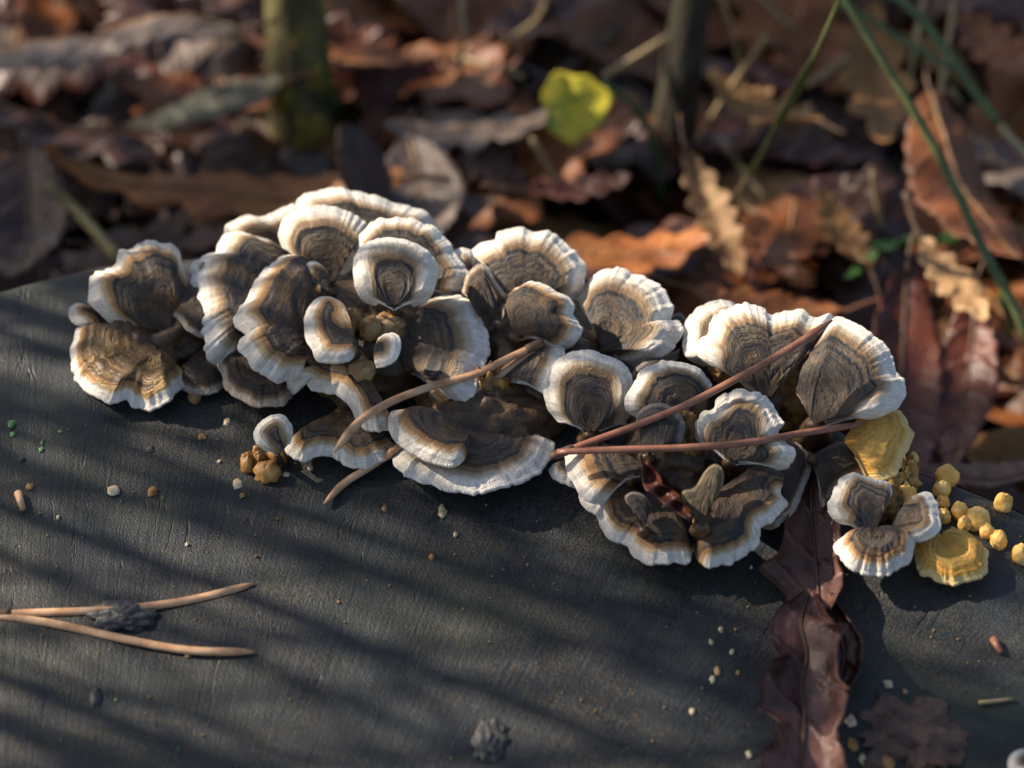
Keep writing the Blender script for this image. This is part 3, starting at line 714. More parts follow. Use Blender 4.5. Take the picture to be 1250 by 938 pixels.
# ------------------------------------------------------------------ needles
def scene_bvh():
    V = []; F = []
    for top, n_ in BR_MESH:
        b = len(V); r = top.shape[0]
        V.extend(top.reshape(-1, 3).tolist())
        for j in range(r-1):
            for i in range(0, n_-1):
                F.append((b+j*n_+i, b+(j+1)*n_+i, b+(j+1)*n_+i+1, b+j*n_+i+1))
    return BVHTree.FromPolygons(V, F)
BVH = scene_bvh()
def hit_dist(px, py):
    r = Vector(ray(px, py)); L = r.length
    h = BVH.ray_cast(CAM, r.normalized())
    s_ = (ZT+0.0004-CAM.z)/r.z
    if h[0] is not None: s_ = min(s_, h[3]/L)
    return s_
def rest_curve(pts, lift=0.0006, steps=26, stiff=True):
    P = catmull(pts, 1.0); idx = np.linspace(0, len(P)-1, steps).astype(int); P = P[idx]
    d = np.array([hit_dist(x, y) for x, y in P]); x = np.linspace(0, 1, steps)
    if stiff:       # a springy needle rests on the high points: quadratic through, then pushed clear
        c = np.polyfit(x, d, 2); fit = np.polyval(c, x)
        d = fit - max(0, (fit-d).max())
    d = d - lift
    return [CAMN+ray(px, py)*dd for (px, py), dd in zip(P, d)]
def needle(parent, pts3, r0, mat, tipend=True, name='needle'):
    n = len(pts3); rad = []
    for i in range(n):
        t = i/(n-1); rr = r0
        if tipend: rr *= min(1, (1-t)*12+0.3)
        rad.append(rr*(0.85+0.15*min(1, t*6)))
    off = np.array(parent.location)
    V, F = tube_geo([np.array(p)-off for p in pts3], rad, 10, 0.72)
    return mesh_obj(name, V, F, mat, parent)
def needle_pair(label, group, mats, lines, r0, stiff=True, flatline=()):
    curves = [rest_curve(l, stiff=stiff) for l in lines]
    for q in flatline:      # slides under the brackets down to the wood
        P = catmull(lines[q], 1.0); P = P[np.linspace(0, len(P)-1, 26).astype(int)]
        z0 = curves[0][0][2]; curves[q] = [at_z(x, y, z0+(ZT+0.0012-z0)*min(1, (k/25)*1.15)**0.8) for k, (x, y) in enumerate(P)]
        curves[q][0] = np.array(curves[0][0])
    root = empty('pine_needle_pair', curves[0][0], label, 'pine needles', group)
    for c, m in zip(curves, mats): needle(root, c, r0, m)
    # brown sheath where the pair joins
    c = curves[0]; needle(root, [np.array(c[0])*(1-k/4)+np.array(c[2])*(k/4) for k in range(5)], r0*1.25, M_twig, False, 'sheath')
    return root
NGp = 'pine needle pairs fallen on the fungi'
needle_pair('pair of tan pine needles lying across the front of the large rosette', NGp, [M_needle, M_needle], [[(664,417),(620,438),(580,457),(520,474),(470,494),(435,518),(408,552)], [(664,417),(610,458),(560,492),(500,535),(455,568),(420,590),(396,615)]], 0.00108, flatline=(1,))
needle_pair('pair of reddish pine needles crossing the leaf-scrap rosette and the wide right bracket', NGp, [M_needle2, M_needle2], [[(672,558),(720,540),(770,522),(830,498),(900,462),(960,428),(1016,391)], [(680,552),(760,549),(830,547),(910,541),(980,529),(1056,517)]], 0.00096)
needle_pair('pair of pale pine needles forked on the bare dark wood', None, [M_needle, M_needle], [[(-12,750),(50,748),(110,746),(175,741),(240,731),(310,713)], [(-12,751),(50,759),(100,769),(160,782),(230,794),(310,796)]], 0.00105, stiff=False)

# ------------------------------------------------------------------ leaves
def blade_geo(kind, L, W, seed, cup=0.3, bend=0.1, nu=44, nv=13, th=0.0005, rough=1.0):
    """oak (lobed) or plain (entire) leaf along +x, normal +z"""
    rnd = random.Random(seed); V = []; F = []
    lob = rnd.choice([4, 5, 5, 6]); ph = [rnd.random()*6.28, rnd.random()*6.28]
    top = []
    for i in range(nu+1):
        u = i/nu
        env = (math.sin(math.pi*min(1, u**0.82*0.985+0.012)))**0.62 * (0.62+0.5*u*(1.25-u))
        for j in range(nv):
            v = -1+2*j/(nv-1); sgn = 0 if v < 0 else 1
            if kind == 'oak':
                lobe = 0.5+0.5*math.cos(2*math.pi*lob*(u+0.02*sgn)+ph[sgn])
                w = env*(0.56+0.44*lobe**0.7)+0.015
            else:
                w = env*(0.97+0.05*math.sin(u*70+ph[sgn]))+0.012
            y = v*w*W*0.5
            x = u*L + (abs(v)*w*W*0.12 if kind == 'oak' else 0)
            z = cup*abs(y)**1.3*(2/W)**0.3*0.9 + bend*L*4*u*(1-u)*-1 + 0.0
            z += rough*0.055*L*mnoise.noise((x/L*2.6+seed, y/L*2.6, seed*1.7)) + rough*0.018*L*mnoise.noise((x/L*9, y/L*9+seed, 2.0))
            z += 0.0045*L*abs(v)*math.sin(2*math.pi*(u*9-abs(v)*0.9))
            z -= 0.004*L*math.exp(-(v*w*9)**2)
            top.append((x, y, z))
    n1 = len(top)
    V = top+[(x, y, z-th) for x, y, z in top]
    q = lambda i, j: i*nv+j
    for i in range(nu):
        for j in range(nv-1):
            F.append((q(i, j), q(i+1, j), q(i+1, j+1), q(i, j+1)))
            F.append((n1+q(i, j+1), n1+q(i+1, j+1), n1+q(i+1, j), n1+q(i, j)))
    for i in range(nu):
        for j in (0, nv-1):
            a, b = q(i, j), q(i+1, j)
            F.append((a, n1+a, n1+b, b) if j == 0 else (b, n1+b, n1+a, a))
    for i in (0, nu):
        for j in range(nv-1):
            a, b = q(i, j), q(i, j+1); F.append((a, b, n1+b, n1+a))
    mid = [top[q(i, nv//2)] for i in range(0, nu+1, 2)]
    return V, F, mid
def make_leaf(kind, L, W, seed, mat, label, group=None, name=None, **kw):
    root = empty(name or ('oak_leaf' if kind == 'oak' else 'fallen_leaf'), (0, 0, 0), label, 'leaf', group)
    V, F, mid = blade_geo(kind, L, W, seed, **kw)
    mesh_obj('blade', V, F, LM[mat] if isinstance(mat, str) else mat, root)
    m2 = [(x, y, z+0.0003) for x, y, z in mid]
    V2, F2 = tube_geo(m2, [0.0009*(L/0.1)*(1-0.75*i/len(m2)) for i in range(len(m2))], 6, 0.8)
    mesh_obj('midrib', V2, F2, M_twig if mat in ('purple', 'wet', 'red') else LM['tan'], root)
    x0, y0, z0 = mid[0]
    st = [(x0+0.002-0.004*k, y0+0.0006*k*k*0.3, z0+0.0004*k) for k in range(5)]
    V3, F3 = tube_geo(st, [0.0009*L/0.1]*5, 6)
    mesh_obj('leaf_stalk', V3, F3, M_twig, root)
    return root
def orient(root, p0, p1, bank=0.0):
    x = Vector(p1)-Vector(p0); x.normalize()
    up = Vector((0, 0, 1)); y = up.cross(x).normalized(); z = x.cross(y)
    m = Matrix((x, y, z)).transposed()
    m = m @ Matrix.Rotation(bank, 3, 'X')
    root.matrix_world = Matrix.Translation(Vector(p0)) @ m.to_4x4()
LEAFN = [100]
def leaf_px(a, b, za, zb, ratio, kind, mat, label, bank=0.0, group=None, **kw):
    LEAFN[0] += 1
    p0, p1 = at_z(a[0], a[1], za+.012), at_z(b[0], b[1], zb+.012)
    L = float(np.linalg.norm(p1-p0))
    r = make_leaf(kind, L, L*ratio, LEAFN[0], mat, label, group, **kw)
    orient(r, p0, p1, bank)
    return r
# leaves of their own look behind the stump
leaf_px((290,25),(-40,85), .055,.045, .62,'plain','grey','large grey-brown ribbed leaf left of the mossy sapling', bank=0.35, cup=-0.3, bend=-0.05, rough=1.5)
leaf_px((345,95),(150,150), .028,.02, .5,'plain','moss','dull grey-green leaf between grey-brown leaf and mossy sapling', bank=0.1)
leaf_px((500,215),(60,190), .03,.032, .34,'oak','rust','long orange-brown oak leaf in front of the mossy sapling', bank=0.12, cup=-0.15)
leaf_px((470,260),(420,150), .024,.05, .7,'plain','purple','dark purple leaf standing behind the large rosette', bank=0.0)
leaf_px((290,50),(580,45), .03,.03, .28,'oak','orange','rust-coloured leaf strip behind the mossy sapling', bank=-0.1)
leaf_px((735,-20),(590,40), .03,.025, .6,'oak','purple','pale purple lobed leaf beyond the litter gap', bank=0.0)
leaf_px((680,130),(470,150), .03,.02, .62,'oak','grey','grey ribbed leaf lying behind the yellow-green seedling leaf', bank=0.25, cup=-0.1)
leaf_px((500,170),(530,290), .025,.03, .6,'plain','grey','pinkish grey leaf behind the large rosette', bank=0.1)
leaf_px((635,298),(875,288), .03,.03, .6,'oak','rust','orange-brown lobed oak leaf behind the notched bracket', bank=-0.25, cup=0.1)
leaf_px((838,185),(905,330), .045,.035, .36,'oak','tan','crumpled tan leaf catching the sun beside the grass stem', bank=0.3, cup=0.9, rough=2.0)
leaf_px((1000,150),(870,90), .035,.03, .7,'oak','ochre','ochre crinkled oak leaf between the grass stems', bank=0.1, rough=1.8)
leaf_px((1060,330),(1005,225), .03,.035, .5,'oak','ochre','upright ochre leaf lobe beside the green sprig', bank=0.1, rough=1.2)
leaf_px((1135,110),(1250,305), .05,.055, .42,'plain','orange','smooth red-brown leaf hanging under the grass blades', bank=-0.25, cup=-0.4)
leaf_px((1110,320),(1120,585), .045,.03, .36,'plain','red','long dark red leaf right of the blue-banded bracket', bank=-0.2)
leaf_px((1190,360),(1160,570), .04,.03, .36,'plain','red','narrow maroon leaf lying between red leaf and the litter', bank=0.3)
leaf_px((1290,570),(1105,570), .06,.05, .42,'plain','purple','purple-brown leaf against the right edge of the stump', bank=0.2)
leaf_px((840,350),(1030,375), .04,.04, .4,'oak','orange','reddish oak leaf behind the wide dark-banded bracket', bank=-0.1)
leaf_px((1125,295),(1205,390), .05,.05, .45,'oak','tan','frayed tan leaf under the arching twig', bank=0.2, rough=2.0)
leaf_px((130,295),(310,275), .03,.03, .45,'oak','purple','mauve leaf with bumpy lobes behind the large rosette', bank=-0.3)
leaf_px((30,180),(20,340), .03,.035, .5,'plain','purple','slate-purple leaf by the stump beside the olive stalk', bank=0.2)
leaf_px((1060,5),(1080,170), .04,.03, .5,'oak','ochre','brown ochre leaf behind crossing grass blades', bank=0.2)
leaf_px((640,230),(770,215), .028,.03, .5,'oak','red','dark russet leaf beneath the yellow-green seedling leaf', bank=0.1)
leaf_px((960,235),(1060,215), .03,.03, .5,'plain','purple','purplish leaf in the gap between the grass stems', bank=0.1)
leaf_px((1170,10),(1260,90), .04,.04, .6,'oak','orange','rust oak leaf in the corner beyond the grass blades', bank=0.2)

# leaf litter in view: individuals that share meshes
def copy_tree(o, parent=None):
    c = o.copy(); COL.objects.link(c)
    if parent: c.parent = parent
    for ch in o.children: copy_tree(ch, c)
    return c
kinds = [('oak','purple','dark purple-brown oak leaf in the damp litter','purple-brown oak leaves in the litter'),
         ('oak','orange','rust-brown oak leaf in the litter','rust-brown oak leaves in the litter'),
         ('plain','grey','dull grey-brown unlobed leaf in the litter','grey-brown leaves in the litter'),
         ('oak','red','very dark red oak leaf in the litter','dark red oak leaves in the litter'),
         ('oak','ochre','yellowish ochre oak leaf in the litter','ochre oak leaves in the litter')]
protos = []
for ki, (kd, mt, lb, gp) in enumerate(kinds):
    for v in range(3):
        L = random.uniform(0.075, 0.11)
        r = make_leaf(kd, L, L*random.uniform(0.45, 0.62), 300+ki*10+v, mt, lb, gp, cup=random.uniform(-0.5, 0.7), bend=random.uniform(-0.12, 0.12), rough=1.6)
        protos.append(r)
used = set(); weights = [0.26, 0.32, 0.08, 0.22, 0.12]
def ground_leaf(x, y, z):
    ki = random.choices(range(5), weights)[0]; v = random.randrange(3); pi = ki*3+v
    r = protos[pi] if pi not in used else copy_tree(protos[pi])
    used.add(pi)
    a = random.uniform(0, 2*math.pi)
    e = Matrix.Rotation(a, 4, 'Z') @ Matrix.Rotation(random.uniform(-0.3, 0.3), 4, 'Y') @ Matrix.Rotation(random.uniform(-0.4, 0.4), 4, 'X')
    r.matrix_world = Matrix.Translation((x, y, z)) @ e
cnt = 0
while cnt < 170:
    px = random.uniform(-60, 1310); py = random.uniform(-60, 600)
    p = at_z(px, py, 0.012)
    rr = math.hypot(p[0]-SC[0], p[1]-SC[1]); aa = math.atan2(p[1]-SC[1], p[0]-SC[0])
    if rr < float(stump_r(aa))+0.045: continue
    ground_leaf(p[0], p[1], random.uniform(0.003, 0.014)); cnt += 1
for i, r in enumerate(protos):
    if i not in used: ground_leaf_dummy = None; used.add(i); r.matrix_world = Matrix.Translation((-0.3-0.05*i, 0.5, 0.01))

# the litter nobody could count: one mass under and around
def litter():
    V = []; F = []; mi = []
    geos = [blade_geo(k, 0.09, 0.045, 700+i, cup=c, bend=b, nu=14, nv=5, rough=1.6) for i, (k, c, b) in enumerate([('oak', .4, .1), ('plain', -.3, .05), ('oak', -.4, -.1), ('oak', .8, .1), ('plain', .5, -.1)])]
    mats = ['purple', 'orange', 'grey', 'red', 'ochre', 'tan']
    for k in range(2600):
        if k < 1000: x, y = random.uniform(-0.75, 0.75), random.uniform(-0.1, 0.95)
        else:
            a = random.uniform(0, 6.283); rad = 0.3+2.1*random.random()**0.8; x, y = rad*math.cos(a), 0.1+rad*math.sin(a)
        rr = math.hypot(x-SC[0], y-SC[1]); aa = math.atan2(y-SC[1], x-SC[0])
        if rr < float(stump_r(aa))+0.03: continue
        if math.hypot(x-CAM.x, y-CAM.y) < 0.1: pass
        v, f, _ = geos[random.randrange(5)]
        s = random.uniform(0.7, 1.25)
        m = Matrix.Translation((x, y, random.uniform(-0.002, 0.012))) @ Matrix.Rotation(random.uniform(0, 6.283), 4, 'Z') @ Matrix.Rotation(random.uniform(-0.35, 0.35), 4, 'Y') @ Matrix.Rotation(random.uniform(-0.4, 0.4), 4, 'X') @ Matrix.Scale(s, 4)
        b = len(V); A = np.array(v) @ np.array(m.to_3x3()).T + np.array(m.translation)
        V.extend(A.tolist()); F.extend([tuple(b+q for q in ff) for ff in f])
        mi.extend([random.choices(range(6), [.3, .28, .08, .24, .08, .02])[0]]*len(f))
    o = mesh_obj('leaf_litter', V, F, None)
    for m in mats: o.data.materials.append(LM[m])
    o.data.polygons.foreach_set('material_index', mi)
    o['kind'] = 'stuff'; tag(o, 'damp brown layer of fallen leaves covering the woodland floor', 'leaf litter')
litter()

# ---- wet maroon leaves on the stump, sheets shaped along a traced midrib
def draped_leaf(midpx, widths, mat, label, zoff=0.0015, wav=0.0022, seed=3, group=None):
    """midrib in pixels with half widths (left, right) in pixels; lies on the cut face and buckles"""
    M = catmull(midpx, 2.5); n = len(M)
    k = np.linspace(0, len(widths)-1, n)
    wl_ = np.interp(k, range(len(widths)), [w[0] for w in widths]); wr_ = np.interp(k, range(len(widths)), [w[1] for w in widths])
    base = at_z(*M[0], ZT); nv = 15; T = []
    for i in range(n):
        t = M[min(i+1, n-1)]-M[max(i-1, 0)]; t = t/np.linalg.norm(t); nrm = np.array([t[1], -t[0]])
        for j in range(nv):
            v = -1+2*j/(nv-1); w = wl_[i] if v < 0 else wr_[i]
            w = 1.1*w*(1+0.14*float(vnoise(i/5.0, seed+(v > 0))))
            p = M[i]+nrm*(-v)*w
            q = at_z(p[0], p[1], ZT)
            h = zoff + wav*(0.9+mnoise.noise((q[0]*60+seed, q[1]*45, seed)))+wav*0.3*mnoise.noise((q[0]*130, q[1]*130+seed, 1))
            h += 0.0035*max(0, abs(v)-0.55)**1.2*(1+1.5*mnoise.noise((q[0]*80, q[1]*80, seed+9.0)))*2 - 0.0009*math.exp(-(v*6)**2)
            q = at_z(p[0], p[1], ZT+max(0.0008, h))
            T.append(q-base)
    T = np.array(T); n1 = len(T)
    V = np.vstack([T, T-np.array([0, 0, 0.0005])]); F = []
    qd = lambda i, j: i*nv+j
    for i in range(n-1):
        for j in range(nv-1):
            F.append((qd(i, j), qd(i, j+1), qd(i+1, j+1), qd(i+1, j))); F.append((n1+qd(i, j), n1+qd(i+1, j), n1+qd(i+1, j+1), n1+qd(i, j+1)))
        for j in (0, nv-1):
            a, b = qd(i, j), qd(i+1, j); F.append((a, b, n1+b, n1+a))
    root = empty('oak_leaf', base, label, 'leaf', group)
    mesh_obj('blade', V, F, LM[mat], root)
    mid = [T[qd(i, nv//2)]+np.array([0, 0, 0.0005]) for i in range(0, n, 3)]
    V2, F2 = tube_geo(mid, [0.00035]*len(mid), 6, 0.8); mesh_obj('midrib', V2, F2, M_twig, root)
    return root
draped_leaf([(992,575),(990,610),(992,650),(996,690),(1000,745)], [(4,4),(14,16),(30,26),(34,40),(26,56),(30,42),(12,24)], 'wet', 'wet maroon oak leaf tucked under the brackets', seed=3)
draped_leaf([(1005,722),(1018,760),(1030,800),(1020,850)], [(6,10),(14,26),(22,20),(20,14),(4,5)], 'red', 'thin russet leaf edge curled under the wet leaf', zoff=0.001, seed=8)
draped_leaf([(988,722),(978,760),(985,800),(978,840),(982,880),(975,960)], [(5,6),(40,26),(48,34),(36,26),(52,42),(60,54),(40,28),(44,30),(56,44),(64,48)], 'wet', 'curled wet leaf with upturned pinkish lobes lying on the dark wood', zoff=0.003, wav=0.004, seed=5)
# leaf scrap
def scrap():
    pts = catmull([(786,560),(797,590),(818,608),(845,634)], 3); n = len(pts); V = []; F = []; nv = 7
    zs = [ZT+0.0195+0.001*math.sin(i*0.7) for i in range(n)]
    base = at_z(*pts[0], zs[0])
    for i in range(n):
        w = 11*math.sin(math.pi*(0.1+0.88*i/(n-1)))**0.6*(1+0.25*float(vnoise(i/2.0, 3)))
        for j in range(nv):
            v = -1+2*j/(nv-1); p = pts[i]+np.array([0.75, -0.6])*v*w
            V.append(at_z(p[0], p[1], zs[i]+0.0022*v*v)-base)
    n1 = len(V); V = V+[v-np.array([0, 0, 0.0005]) for v in V]
    for i in range(n-1):
        for j in range(nv-1):
            a = i*nv+j; F.append((a, a+nv, a+nv+1, a+1)); F.append((n1+a, n1+a+1, n1+a+nv+1, n1+a+nv))
        for j in (0, nv-1):
            a = i*nv+j; F.append((a, n1+a, n1+a+nv, a+nv))
    o = mesh_obj('leaf_scrap', V, F, LM['red']); o.location = Vector(base)
    tag(o, 'curled red-brown leaf scrap caught in the rosette under the needles', 'leaf scrap')
scrap()

# ------------------------------------------------------------------ saplings, grass, sprigs
def stem(name, base_px, top_px, r, mat, label, hz, group=None, moss=True, zb=0.0):
    b = at_z(*base_px, zb+0.01)
    t = at_plane(*top_px, b+np.array([0, 0.02, 0]), np.array([0, 1.0, 0]))
    d = (t-b)/np.linalg.norm(t-b)
    pts = []; rad = []
    for k in range(30):
        u = k/29*hz
        w = np.array([0.004*mnoise.noise((u*9, 1.0, r*99)), 0.004*mnoise.noise((u*9, 7.0, r*99)), 0])
        pts.append(b+d*u+w*min(1, u*12)-np.array([0, 0, 0.02])*(k == 0)); rad.append(r*(1.25-0.5*k/29+0.25*math.exp(-u*40)))
    root = empty(name, b, label, 'sapling', group)
    V, F = tube_geo([p-b for p in pts], rad, 20)
    V = [v+Vector((mnoise.noise(v*110), mnoise.noise(v*110+Vector((9, 0, 0))), 0))*r*0.28 for v in V]
    mesh_obj('trunk', V, F, mat, root)
    # bare twigs higher up
    for k in range(7):
        u = hz*(0.55+0.06*k); p = d*u; a = k*2.4
        tw = [p+np.array([math.cos(a)*s_, math.sin(a)*s_, s_*0.9])*0.16 for s_ in (0, .3, .6, 1)]
        V2, F2 = tube_geo(tw, [r*0.3, r*0.22, r*0.16, r*0.06], 6); mesh_obj('twig', V2, F2, mat, root)
    if moss:
        for (dx, dz, rr) in [(0.004, 0.008, 0.006), (-0.004, 0.020, 0.005), (0.006, 0.026, 0.005), (0.002, 0.040, 0.0045)]:
            V3, F3 = lump_geo(rr, rr*0.7, rr*1.5, dx*900+dz*70, 0.6, 20, 14, 3.0)
            o = mesh_obj('moss_clump', V3, F3, M_moss, root); o.location = Vector(d*dz)+Vector((dx, -r*0.75, 0))
    return root
stem('sapling', (371,178), (357,0), 0.0085, M_mossbark, 'mossy olive sapling stem with yellow moss at its foot', 0.6)
stem('sapling', (818,190), (842,0), 0.0055, M_darkbark, 'slim dark sapling stem behind the yellow-green seedling leaf', 0.55, moss=False)

def strip(name, P, wid, mat, parent=None, origin=(0, 0, 0), thick=0.0003, keel=0.3):
    """grass blade: folded strip with thickness"""
    P = [Vector(p) for p in P]; V = []; F = []; n = len(P)
    for i in range(n):
        t = (P[min(i+1, n-1)]-P[max(i-1, 0)]).normalized()
        vw = (CAM-P[i]).normalized()
        s_ = t.cross(Vector((0.25, -0.6, 0.75))).normalized(); nn_ = s_.cross(t).normalized()
        w = wid[i]
        for (a, h) in ((-1, keel), (0, 0), (1, keel)): V.append(P[i]+s_*a*w+nn_*h*w-Vector(origin))
        for (a, h) in ((-1, keel), (0, 0), (1, keel)): V.append(P[i]+s_*a*w+nn_*(h*w-thick)-Vector(origin))
    for i in range(n-1):
        a = i*6; b = a+6
        F += [(a, a+1, b+1, b), (a+1, a+2, b+2, b+1), (a+3, b+3, b+4, a+4), (a+4, b+4, b+5, a+5), (a, b, b+3, a+3), (a+2, a+5, b+5, b+2)]
    F += [(0, 3, 4, 1), (1, 4, 5, 2)]; e = (n-1)*6; F += [(e, e+1, e+4, e+3), (e+1, e+2, e+5, e+4)]
    return mesh_obj(name, V, F, mat, parent)
def stalk_px(pts, zs, r0, r1, mat, name, label, cat, group=None, flat=False, mat2=None, split=0.5):
    P2 = catmull(pts, 12); n = len(P2)
    zz = np.interp(np.linspace(0, len(zs)-1, n), range(len(zs)), zs)
    P = [at_z(x, y, z) for (x, y), z in zip(P2, zz)]
    rad = [r0+(r1-r0)*i/(n-1) for i in range(n)]
    base = P[0]
    if mat2 is None:
        if flat: o = strip(name, P, rad, mat, None, base)
        else:
            V, F = tube_geo([np.array(p)-base for p in P], rad, 8); o = mesh_obj(name, V, F, mat)
        o.location = Vector(base); tag(o, label, cat, group); return o
    root = empty(name, base, label, cat, group); m = max(2, int(n*split))
    strip('sheath', P[:m+1], [r*0.8 for r in rad[:m+1]], mat, root, base); strip('blade', P[m:], rad[m:], mat2, root, base)
    return root
GG = 'grass stems beyond the stump'
stalk_px([(826,372),(862,312),(897,245),(945,158),(985,85),(1028,-10)], [.0,.03,.06,.10,.13,.17], .0013, .0017, M_straw, 'grass_blade', 'long straight grass blade, straw-coloured below and green above', 'grass', None, True, M_green, 0.42)
stalk_px([(1256,418),(1235,370),(1200,305),(1170,240),(1135,170),(1090,95),(1025,-10)], [.06,.07,.085,.10,.11,.12,.13], .0016, .0012, M_green, 'grass_blade', 'long green grass blade arching down over the green sprig', 'grass', None, True)
stalk_px([(1270,205),(1235,170),(1195,120),(1160,70),(1125,25),(1085,-12)], [.07,.08,.09,.10,.11,.12], .0017, .0015, M_straw, 'grass_blade', 'thick bent grass stem above the smooth red-brown leaf', 'grass', None, True, M_green, 0.3)
stalk_px([(1165,85),(1110,55),(1055,20),(1020,5)], [.06,.07,.08,.09], .0014, .001, M_green, 'grass_blade', 'short green grass blade crossing between the two long ones', 'grass', None, True)
SG = 'dry straws in the litter'; sl = 'thin dry straw-coloured stalk leaning in the leaf litter'
for pts, zs in [([(852,170),(890,110),(935,45)], [.02,.04,.06]), ([(905,85),(890,30),(878,-10)], [.03,.05,.07]), ([(1105,120),(1120,40),(1128,-5)], [.03,.05,.06]),
                ([(1138,180),(1150,100),(1165,0)], [.03,.05,.07]), ([(985,105),(1045,62)], [.03,.03]), ([(925,-5),(975,45)], [.05,.03]), ([(650,170),(680,225)], [.05,.03]),
                ([(735,95),(775,70),(815,45)], [.04,.045,.05]), ([(560,95),(565,40),(562,-5)], [.03,.05,.06]), ([(615,52),(655,25),(665,5)], [.03,.04,.05]), ([(1160,110),(1175,130)], [.04,.02]),
                ([(1080,125),(1125,180)], [.03,.02]), ([(1060,330),(1075,290),(1065,210)], [.02,.03,.05]), ([(640,95),(560,70),(520,62)], [.03,.03,.02]), ([(880,170),(935,245)], [.02,.02])]:
    stalk_px(pts, zs, .0011, .0009, M_straw, 'dry_straw', sl, 'straw', SG)
stalk_px([(145,318),(118,285),(88,252),(58,224)], [.06,.05,.045,.05], .0022, .0015, M_stalkolive, 'plant_stalk', 'thick olive-yellow stalk leaning on the back edge of the stump', 'stalk')
stalk_px([(1020,385),(1075,365),(1140,360),(1185,352),(1225,348)], [.03,.035,.04,.04,.04], .0006, .0005, M_needle2, 'twig', 'thin reddish twig arching right from the blue-banded bracket', 'twig')
stalk_px([(1105,235),(1130,300),(1145,370)], [.06,.05,.04], .0012, .0009, M_twig, 'twig', 'dark red upright twig beside the green sprig', 'twig')
stalk_px([(770,25),(650,110),(560,130),(480,140)], [.02,.02,.015,.015], .0025, .0015, M_twig, 'twig', 'dark crooked twig lying beneath the grey ribbed leaf', 'twig')
# seedling with yellow-green leaf
def seedling():
    base = at_z(806, 238, 0.02)
    root = empty('seedling', base, 'seedling with one yellow-green round leaf on a curved green stalk', 'seedling')
    pts = catmull([(806,240),(806,205),(795,165),(770,125),(738,104)], 10); n = len(pts)
    zz = np.linspace(0.01, 0.05, n)
    P = [at_z(x, y, z)-base for (x, y), z in zip(pts, zz)]
    V, F = tube_geo(P, [0.0013]*n, 8); mesh_obj('stalk', V, F, M_herb, root)
    c = at_z(700, 130, 0.052); k = np.linalg.norm(c-CAMN)*KF*2/1250.0
    V = []; F = []; S = 40
    rings = [0, .25, .5, .72, .88, 1.0]
    nrm = np.array([0.1, -0.75, 0.65]); nrm /= np.linalg.norm(nrm)
    ex = np.cross([0, 1, 0], nrm); ex = np.cross(nrm, np.cross(np.array([1., 0, 0]), nrm)); ex /= np.linalg.norm(ex); ey = np.cross(nrm, ex)
    for t in rings:
        for q in range(S):
            a = 2*math.pi*q/S
            r = 41*k*t*(1+0.10*math.sin(3*a+1)+0.06*math.sin(7*a))
            x, y = r*math.cos(a), r*math.sin(a)*1.02
            h = 0.35*abs(x+0.3*y)*t + 0.0018*mnoise.noise((x*130, y*130, 3.0))
            V.append(c+ex*x+ey*y+nrm*h-base)
    for i in range(len(rings)-1):
        for q in range(S):
            q2 = (q+1) % S; F.append((i*S+q, (i+1)*S+q, (i+1)*S+q2, i*S+q2))
    n1 = len(V); V += [v-nrm*0.0004 for v in V[:n1]]; F += [tuple(n1+x for x in f[::-1]) for f in F]
    e = (len(rings)-1)*S; F += [(e+q, n1+e+q, n1+e+(q+1) % S, e+(q+1) % S) for q in range(S)]
    mesh_obj('leaf', V, F, M_ygreen, root)
seedling()
def sprig(base_px, zb, leaves, label, matl, stalk_mat=M_herb):
    base = at_z(*base_px, zb); root = empty('green_sprig', base, label, 'sprig')
    for (a, b, za, zb2, ratio) in leaves:
        p0, p1 = at_z(*a, za), at_z(*b, zb2); L = float(np.linalg.norm(p1-p0))
        V, F, mid = blade_geo('plain', L, L*ratio, int(a[0]), cup=0.4, bend=0.1, nu=18, nv=7, rough=0.4)
        o = mesh_obj('leaf', V, F, matl, root)
        x = Vector(p1-p0).normalized(); y = Vector((0, 0, 1)).cross(x).normalized(); zz = x.cross(y)
        o.matrix_parent_inverse = Matrix.Identity(4)
        o.matrix_basis = Matrix.Translation(Vector(p0-base)) @ Matrix((x, y, zz)).transposed().to_4x4()
        V, F = tube_geo([Vector((0, 0, -0.004)), Vector(p0-base)*0.5+Vector((0, 0, 0.001)), Vector(p0-base)+x*0.002], [0.0011, 0.001, 0.0008], 6); mesh_obj('stalk', V, F, stalk_mat, root)
    return root
sprig((1110,300), 0.03, [((1105,292),(1192,283),.05,.055,.3), ((1100,295),(1060,300),.045,.05,.4), ((1075,300),(1030,340),.045,.04,.25)], 'bright green sprig with a tongue-shaped leaf under the grass', M_herb)
sprig((408,158), 0.01, [((408,150),(412,95),.015,.04,.16), ((408,150),(428,128),.015,.025,.25), ((402,140),(394,20),.02,.07,.05), ((410,155),(422,165),.012,.012,.3)], 'little green sprout beside the foot of the mossy sapling', M_herb)
sprig((1235,395), 0.04, [((1236,390),(1228,345),.05,.07,.3), ((1236,392),(1252,365),.05,.06,.3)], 'small green shoot at the bend of the arching grass blade', M_herb)

